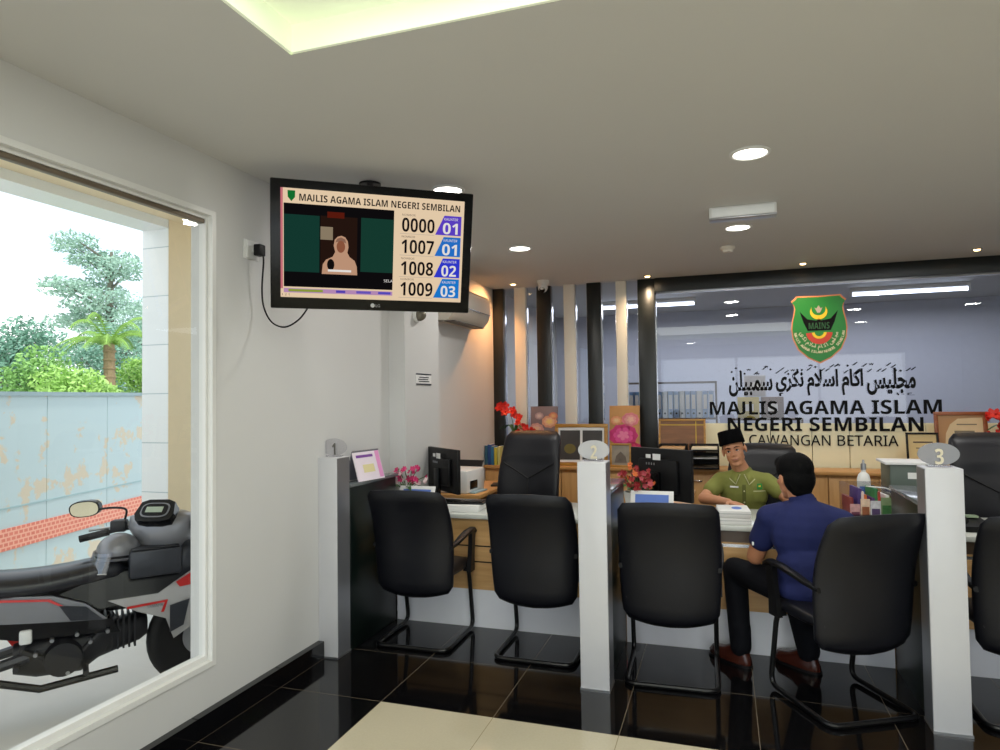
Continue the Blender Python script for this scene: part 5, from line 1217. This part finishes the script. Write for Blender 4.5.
# palm
pm = thing('palm_tree', 'palm tree with drooping fronds behind the fence', 'palm', (-11.2, 7.75, GZ + 0.55))
tr_ = MB(); tr_.tube([(0, 0, 0), (0.03, 0, 1.4), (0, 0, 2.6)], [0.15, 0.12, 0.11], 10)
for k in range(12): tr_.lathe([(0.13, 0), (0.14, 0.03), (0.12, 0.05)], (0.015, 0, 0.3+0.19*k), 10)
tr_.build('trunk', mat('palm_bark', (150,128,96), 0.8, var=0.2), pm)
M_pf = leaf_mat('palm_leaf', (90,140,56), (160,196,90))
for k in range(18):
    a = 2*PI*k/18 + rng.uniform(-0.15, 0.15); up = rng.uniform(0.3, 1.15); ln2 = rng.uniform(0.85, 1.1); sp = []
    for i in range(9):
        s_ = i/8; sp.append(V((math.cos(a)*ln2*s_, math.sin(a)*ln2*s_, 2.58 + up*math.sin(s_*1.9)*0.75 - 0.42*s_*s_)))
    fr = MB(); fr.tube(sp, [0.014]*8+[0.004], 5)
    for i in range(1, 9):
        for j in range(3):
            p = sp[i-1].lerp(sp[i], j/3); d_ = (sp[i]-sp[i-1]).normalized(); sd = d_.cross(V((0, 0, 1))).normalized(); L_ = 0.34*(1-0.55*(i/8))
            for s2 in (-1, 1):
                e1 = p + sd*s2*L_*0.7 + d_*L_*0.5 - V((0, 0, L_*0.35)); fr.flat([p - d_*0.015, p + d_*0.02, e1])
    fr.build('frond', M_pf, pm, smooth=0)

# ------------------------------------------------------------------ motorcycle (local: +y forward, +x its right side)
mo = thing('motorcycle', 'black and grey motorcycle with red stripes parked outside the window', 'motorcycle', (-2.08, -0.66, GZ), -0.69); mo.scale = (1.1, 1.1, 1.1)
B_blk = mat('bike_black', (10,10,14), 0.25, var=0.1, spec=0.3); B_mat = mat('bike_matt_black', (26,26,30), 0.5, var=0.1); B_gry = mat('bike_grey', (128,128,132), 0.3, metal=0.3); B_sil = mat('bike_silver', (196,194,192), 0.25, metal=0.3)
B_red = mat('bike_red', (200,34,30), 0.3); B_rub = mat('tyre_rubber', (20,20,21), 0.7, var=0.1); B_seat = mat('seat_vinyl', (30,30,36), 0.28, var=0.08); B_dk = mat('bike_dark_grey', (56,58,64), 0.35, metal=0.3)
def wheel(y, nm):
    w_ = MB()
    R_ = Matrix.Rotation(PI/2, 4, 'Y'); 
    w_.lathe([(0.215, -0.03), (0.235, -0.045), (0.265, -0.048), (0.288, -0.03), (0.295, 0), (0.288, 0.03), (0.265, 0.048), (0.235, 0.045), (0.215, 0.03)], (0, y, 0.295), 36, M=R_)
    o_ = w_.build(nm, B_rub, mo, smooth=60)
    h_ = MB(); h_.lathe([(0.214, -0.028), (0.222, 0), (0.214, 0.028), (0.19, 0.02), (0.186, 0), (0.19, -0.02), (0.214, -0.028)], (0, y, 0.295), 36, M=R_); h_.cyl((-0.06, y, 0.295), (0.06, y, 0.295), 0.045)
    for k in range(5):
        a = 2*PI*k/5; h_.tube([(0, y+0.03*math.cos(a), 0.295+0.03*math.sin(a)), (0, y+0.2*math.cos(a), 0.295+0.2*math.sin(a))], [0.022, 0.014], 8)
    h_.build('rim', B_blk, o_); d_ = MB(); d_.lathe([(0.11, 0.05), (0.11, 0.054), (0.06, 0.054), (0.06, 0.05)], (0, y, 0.295), 30, M=R_); d_.build('brake_disc', M_alu, o_); return o_
wheel(-0.60, 'rear_wheel'); wheel(0.69, 'front_wheel')
# seat
rings = []
for i in range(17):
    v = i/16; y = -0.62 + 0.92*v; z = 0.80 - 0.035*math.sin(PI*min(1, max(0, (v-0.1)/0.8))) + 0.02*(1-v)
    w_ = 0.085 + 0.070*math.sin(PI*(0.12+0.62*(1-v))) ; e = min(1, min(v, 1-v)/0.08); rd_ = math.sqrt(max(0.02, 1-(1-e)**2))
    rings.append([(a*(0.75+0.25*rd_), y, z - 0.045 + b*rd_ - 0.12*a*a/0.14) for a, b, _ in superring(0, 0, 0, w_, 0.06, 2.6, 24)])
MB().loft(rings).build('seat', B_seat, mo, smooth=70)
def both(fn, nm, mt, par=None):
    for s_ in (-1, 1): m_ = MB(); fn(m_, s_); m_.build(nm, mt, par or mo, smooth=40)
def plate(m_, s_, poly, x0, x1, bulge=0.0):
    """side panel: outline in y,z on the side s_"""
    m_.prism(poly, x0, x1, f=lambda y_, z_, x_: (s_*x_, y_, z_))
def panel(poly, xs, th=0.012):
    def f(m_, s_):
        n = len(poly); fr_ = [(s_*xs[i], poly[i][0], poly[i][1]) for i in range(n)]; bk_ = [(s_*(xs[i]-th), poly[i][0], poly[i][1]) for i in range(n)]
        m_._add(fr_ + bk_, [tuple(range(n)), tuple(range(2*n-1, n-1, -1))] + [(j, (j+1) % n, n+(j+1) % n, n+j) for j in range(n)])
    return f
both(panel([(-0.72, 0.74), (-0.35, 0.70), (-0.05, 0.665), (0.10, 0.60), (0.20, 0.50), (0.02, 0.52), (-0.25, 0.555), (-0.60, 0.63), (-0.78, 0.70)], [0.10, 0.135, 0.15, 0.15, 0.145, 0.15, 0.15, 0.13, 0.09]), 'tail_panel', B_gry)
both(panel([(-0.66, 0.715), (-0.30, 0.682), (-0.06, 0.650), (0.0, 0.605), (-0.016, 0.605), (-0.07, 0.640), (-0.30, 0.670), (-0.66, 0.702)], [0.117, 0.141, 0.153, 0.153, 0.153, 0.153, 0.143, 0.119], 0.004), 'red_stripe', B_red)
both(panel([(-0.02, 0.61), (0.10, 0.585), (0.185, 0.50), (0.03, 0.525)], [0.156, 0.154, 0.150, 0.154], 0.006), 'dark_inset', B_dk)
both(panel([(-0.60, 0.62), (-0.22, 0.55), (0.05, 0.52), (0.22, 0.50), (0.26, 0.42), (0.10, 0.44), (-0.2, 0.46), (-0.45, 0.53)], [0.12, 0.145, 0.15, 0.145, 0.14, 0.145, 0.14, 0.12]), 'side_cover', B_blk)
both(panel([(-0.02, 0.665), (0.20, 0.735), (0.36, 0.72), (0.62, 0.80), (0.68, 0.66), (0.50, 0.60), (0.30, 0.575), (0.16, 0.56), (0.10, 0.61)], [0.145, 0.10, 0.10, 0.12, 0.12, 0.17, 0.165, 0.15, 0.15]), 'leg_shield', B_blk)
both(panel([(0.20, 0.60), (0.44, 0.605), (0.60, 0.70), (0.72, 0.74), (0.74, 0.58), (0.66, 0.42), (0.52, 0.34), (0.48, 0.46), (0.34, 0.52)], [0.165, 0.18, 0.17, 0.13, 0.14, 0.165, 0.165, 0.17, 0.168]), 'front_fairing', B_sil)
both(panel([(0.53, 0.655), (0.66, 0.72), (0.73, 0.735), (0.735, 0.635), (0.55, 0.625)], [0.181, 0.164, 0.146, 0.152, 0.181], 0.004), 'red_panel', B_red)
both(panel([(0.29, 0.555), (0.49, 0.565), (0.47, 0.50), (0.456, 0.50), (0.474, 0.553), (0.29, 0.543)], [0.176, 0.183, 0.181, 0.181, 0.183, 0.176], 0.004), 'red_stripe', B_red)
both(panel([(0.50, 0.53), (0.60, 0.55), (0.57, 0.41), (0.50, 0.38)], [0.183, 0.181, 0.178, 0.178], 0.006), 'dark_inset', B_dk)
o_ = text('maker_lettering', 'YAMAHA', 0, 0.08, 0, 0.016, 0, B_dk, mo); o_.rotation_euler = (0.0, 0, PI/2); o_.location = (0.188, 0.385, 0.535)
# frame, engine, swing arm, exhaust
e = MB(); e.loft([superring(0, y, 0.0, 0.11, h_, 3, 20) and [(a, y, z0 + b) for a, b, _ in superring(0, 0, 0, w_, h_, 3, 20)] for y, z0, w_, h_ in ((-0.22, 0.34, 0.08, 0.08), (-0.12, 0.34, 0.115, 0.11), (0.08, 0.33, 0.125, 0.11), (0.16, 0.36, 0.09, 0.09), (0.36, 0.40, 0.075, 0.075), (0.40, 0.40, 0.05, 0.05))])
e.cyl((0.09, 0.0, 0.33), (0.165, 0.0, 0.33), 0.095, 0.085, 24); e.cyl((-0.09, 0.0, 0.33), (-0.15, 0.0, 0.33), 0.09, 0.08, 24)
for k in range(6): e.box((-0.085, 0.19+0.028*k, 0.31), (0.085, 0.20+0.028*k, 0.49))
eo = e.build('engine', B_mat, mo)
MB().box((0.13, -0.19, 0.44), (0.165, -0.135, 0.51), 0.01).build('brake_reservoir', M_paper, mo)
def bolts(m_, s_):
    for y, z in ((-0.05, 0.44), (0.06, 0.45), (0.12, 0.40), (0.20, 0.44), (-0.12, 0.38), (0.02, 0.26)): m_.cyl((s_*0.12, y, z), (s_*0.172, y, z), 0.010, n=8)
both(bolts, 'bolts', M_alu, eo)
both(lambda m_, s_: (m_.tube([(s_*0.10, -0.15, 0.36), (s_*0.11, -0.4, 0.31), (s_*0.10, -0.60, 0.295)], [0.03, 0.026, 0.028], 8)), 'swing_arm', B_dk)
both(lambda m_, s_: (m_.tube([(s_*0.12, -0.14, 0.52), (s_*0.13, -0.18, 0.40), (s_*0.12, 0.02, 0.28), (s_*0.11, 0.24, 0.5)], 0.018, 8), m_.cyl((s_*0.14, 0.10, 0.27), (s_*0.25, 0.10, 0.27), 0.014), m_.cyl((s_*0.13, -0.2, 0.33), (s_*0.22, -0.2, 0.34), 0.012)), 'foot_peg_bracket', B_mat)
s_m = MB(); s_m.tube([(0.13, 0.25, 0.22), (0.15, -0.1, 0.2), (0.16, -0.3, 0.28)], 0.02, 8); s_m.tube([(0.16, -0.3, 0.28), (0.165, -0.42, 0.34), (0.165, -0.80, 0.42)], [0.035, 0.055, 0.05], 14); s_m.build('exhaust', B_blk, mo)
s_m = MB(); s_m.tube([(0, -0.2, 0.42), (0, -0.3, 0.58)], 0.035, 12); s_m.build('shock_absorber', B_red, mo)
both(lambda m_, s_: m_.tube([(s_*0.085, 0.69, 0.295), (s_*0.085, 0.58, 0.62), (s_*0.06, 0.52, 0.84)], [0.026, 0.024, 0.02], 10), 'front_fork', B_blk)
fd = MB(); fd.loft([[(x_, 0.69 + r_*math.cos(a), 0.295 + r_*math.sin(a)) for x_, r_ in ((-0.065, 0.30), (-0.05, 0.325), (0.05, 0.325), (0.065, 0.30))] for a in [0.35 + 1.9*i/10 for i in range(11)]], caps=False, closed=False); fd.build('front_mudguard', B_sil, mo, smooth=60)
rf = MB(); rf.loft([[(x_, -0.60 + r_*math.cos(a), 0.295 + r_*math.sin(a)) for x_, r_ in ((-0.07, 0.31), (-0.05, 0.335), (0.05, 0.335), (0.07, 0.31))] for a in [0.9 + 1.9*i/10 for i in range(11)]], caps=False, closed=False); rf.build('rear_mudguard', B_blk, mo, smooth=60)
MB().cbox((0, -0.78, 0.70), (0.14, 0.06, 0.06), (0.3, 0, 0), 0.015).build('tail_light', B_red, mo)
# steering head: handlebar, cover, meter, mirrors (turned to the left)
SM = Matrix.Translation((0.03, 0.47, -0.10)) @ Matrix.Rotation(1.0, 4, 'Z') @ Matrix.Scale(1.12, 4)
def SB(): return MB(SM)
cv = SB(); cv.loft([[(a, y + b, z) for a, b, _ in superring(0, 0, 0, w_, d_, 2.8, 24)] for z, y, w_, d_ in ((0.78, 0.05, 0.09, 0.09), (0.86, 0.03, 0.12, 0.10), (0.94, 0.02, 0.17, 0.09), (0.99, 0.02, 0.16, 0.075), (1.01, 0.03, 0.10, 0.05))]); cv.build('handlebar_cover', B_gry, mo, smooth=60)
mt_ = SB(); Mt = SM @ Matrix.Translation((0, -0.045, 1.015)) @ Matrix.Rotation(-0.75, 4, 'X')
mtb = MB(Mt); mtb.prism([(x_*1.0, z_) for x_, z_ in ((-0.10, -0.02), (-0.085, -0.055), (-0.04, -0.065), (0.04, -0.065), (0.085, -0.055), (0.10, -0.02), (0.085, 0.05), (0.05, 0.065), (-0.05, 0.065), (-0.085, 0.05))], -0.02, 0.04); mo_ = mtb.build('meter', B_blk, mo)
MB(Mt).prism([(0.072*math.copysign(abs(math.cos(k*PI/14))**0.6, math.cos(k*PI/14)), 0.043*math.copysign(abs(math.sin(k*PI/14))**0.6, math.sin(k*PI/14))) for k in range(28)], -0.024, -0.019).build('meter_ring', B_gry, mo_, smooth=0)
MB(Mt).prism([(0.064*math.copysign(abs(math.cos(k*PI/14))**0.6, math.cos(k*PI/14)), 0.036*math.copysign(abs(math.sin(k*PI/14))**0.6, math.sin(k*PI/14))) for k in range(28)], -0.026, -0.023).build('meter_face', B_blk, mo_, smooth=0)
MB(Mt).box((-0.045, -0.028, -0.016), (0.04, -0.0255, 0.016)).build('meter_display', mat('lcd', (168,180,160), 0.3), mo_, smooth=0)
for s_ in (-1, 1):
    m_ = SB(); m_.tube([(s_*0.12, 0.0, 0.94), (s_*0.22, -0.02, 0.925), (s_*0.36, -0.08, 0.895)], 0.012, 8); m_.build('handlebar', B_mat, mo)
    m_ = SB(); m_.tube([(s_*0.25, -0.035, 0.918), (s_*0.37, -0.085, 0.892)], 0.018, 10); m_.build('grip', B_rub, mo)
    m_ = SB(); m_.cbox((s_*0.21, -0.012, 0.945), (0.075, 0.06, 0.06), (0, 0, -0.2*s_), 0.012); m_.build('switch_housing', B_mat, mo)
    m_ = SB(); m_.tube([(s_*0.22, 0.04, 0.93), (s_*0.30, 0.035, 0.925), (s_*0.37, -0.01, 0.92)], [0.008, 0.006, 0.007], 8); m_.build('lever', M_alu, mo)
    m_ = SB(); m_.tube(smooth_path([(s_*0.19, 0.0, 0.97), (s_*0.20, 0.03, 1.02+0.04*(s_ > 0)), (s_*0.27, 0.03, 1.03+0.06*(s_ > 0)), (s_*0.33, 0.02, 1.025+0.08*(s_ > 0))], 4), 0.006, 8); mi_ = m_.build('mirror_stem', B_blk, mo)
    Mm = SM @ Matrix.Translation((s_*0.40, 0.01, 1.03+0.09*(s_ > 0))) @ Euler((0.1, 0.1*s_, -0.12*s_)).to_matrix().to_4x4()
    ov = [(0.075*math.copysign(abs(math.cos(k*PI/14))**0.75, math.cos(k*PI/14)), 0.042*math.copysign(abs(math.sin(k*PI/14))**0.75, math.sin(k*PI/14))) for k in range(28)]
    MB(Mm).prism(ov, -0.012, 0.02).build('mirror_shell', B_blk, mi_)
    MB(Mm).prism([(x_*0.9, z_*0.88) for x_, z_ in ov], -0.0145, -0.0115).build('mirror_glass', mat('mirror_tint', (236,230,205), 0.06, metal=1.0), mi_, smooth=0)
fr2 = MB(); fr2.loft([[(a, 0.60 + b, z) for a, b, _ in superring(0, 0, 0, w_, d_, 2.6, 20)] for z, w_, d_ in ((0.62, 0.10, 0.08), (0.72, 0.13, 0.12), (0.80, 0.13, 0.10), (0.86, 0.09, 0.05))]); fr2.build('front_cowl', B_dk, mo, smooth=60)
bx_ = MB(); bx_.box((-0.17, 0.30, 0.70), (0.18, 0.56, 0.85), 0.015); bx_.build('storage_box', B_dk, mo)
MB().box((-0.10, 0.18, 0.52), (0.10, 0.46, 0.74), 0.03).build('centre_tunnel', B_blk, mo)
MB().box((-0.165, 0.31, 0.851), (0.175, 0.55, 0.858), 0.003).build('box_lid', B_mat, mo)
# helmet resting on the storage box
hm = thing('helmet', 'grey open face helmet with clear visor resting on the motorcycle', 'helmet', (-1.87, -0.47, 0.555), -0.75); hm.scale = (0.9, 0.9, 0.9)
hb = MB(); hb.loft([[(0.125*math.sin(th)*math.cos(a), 0.135*math.sin(th)*math.sin(a), 0.075 + 0.12*math.cos(th)) for a in [2*PI*k/28 for k in range(28)]] for th in [0.05 + 1.95*i/12 for i in range(13)]]); hb.build('shell', B_gry, hm, smooth=80)
M_vis = glass('clear_visor', (0.75,0.75,0.85,1), 0.15)
vs_ = MB(); vs_.sheet(lambda u_, v_: (0.142*math.cos(-PI*0.93+0.86*PI*u_), 0.150*math.sin(-PI*0.93+0.86*PI*u_) - 0.035*(1-v_), -0.045+0.13*v_), 16, 4); vo = vs_.build('visor', M_vis, hm, smooth=80)
MB().tube([(0.142*math.cos(-PI*0.93+0.86*PI*k/16), 0.150*math.sin(-PI*0.93+0.86*PI*k/16) - 0.035, -0.045) for k in range(17)], 0.004, 6).build('visor_edge', B_sil, vo)
MB().loft([[(0.128*math.cos(a), 0.138*math.sin(a), z_) for a in [2*PI*k/28 for k in range(28)]] for z_ in (0.045, 0.06)], caps=False).build('band', B_blk, hm, smooth=60)

# ------------------------------------------------------------------ sky, sun, camera
wd = bpy.data.worlds.new('sky'); S.world = wd; wd.use_nodes = True; nt = wd.node_tree; nt.nodes.clear()
o = nt.nodes.new('ShaderNodeOutputWorld'); bg = nt.nodes.new('ShaderNodeBackground'); tc = nt.nodes.new('ShaderNodeTexCoord')
n = nt.nodes.new('ShaderNodeTexNoise'); n.inputs['Scale'].default_value = 2.2; n.inputs['Detail'].default_value = 5
r = nt.nodes.new('ShaderNodeValToRGB'); r.color_ramp.elements[0].position = 0.42; r.color_ramp.elements[0].color = rgb(214,234,255); r.color_ramp.elements[1].position = 0.58; r.color_ramp.elements[1].color = (1, 1, 1, 1)
nt.links.new(tc.outputs['Generated'], n.inputs['Vector']); nt.links.new(n.outputs['Fac'], r.inputs[0]); nt.links.new(r.outputs[0], bg.inputs[0]); bg.inputs[1].default_value = 1.9
nt.links.new(bg.outputs[0], o.inputs[0])
sn = bpy.data.lights.new('sun', 'SUN'); sn.energy = 3.0; sn.angle = 0.05; sn.color = (1, 0.97, 0.9)
so = bpy.data.objects.new('sun', sn); COL.objects.link(so)
sd = V((-0.35, 0.75, -1.0)); so.rotation_euler = sd.to_track_quat('-Z', 'Y').to_euler(); so.location = (0, -10, 15)

yaw, pitch, roll = (-0.318397, 0.032491, -0.013768)
fw = V((math.sin(yaw)*math.cos(pitch), math.cos(yaw)*math.cos(pitch), math.sin(pitch))); rt = V((math.cos(yaw), -math.sin(yaw), 0)); up = rt.cross(fw)
r2 = rt*math.cos(roll) + up*math.sin(roll); u2 = -rt*math.sin(roll) + up*math.cos(roll)
cm = bpy.data.cameras.new('camera'); cm.sensor_width = 36; cm.lens = 674.657*36/1000; cm.clip_start = 0.05; cm.clip_end = 300
co = bpy.data.objects.new('camera', cm); COL.objects.link(co)
co.matrix_world = oriented(V((1.6812, -3.702, 1.5352)), r2, u2, -fw)
S.camera = co
S.view_settings.view_transform = 'Standard'; S.view_settings.look = 'None'; S.view_settings.exposure = -0.12
S.cycles.max_bounces = 8; S.cycles.transparent_max_bounces = 12; S.cycles.sample_clamp_indirect = 4.0
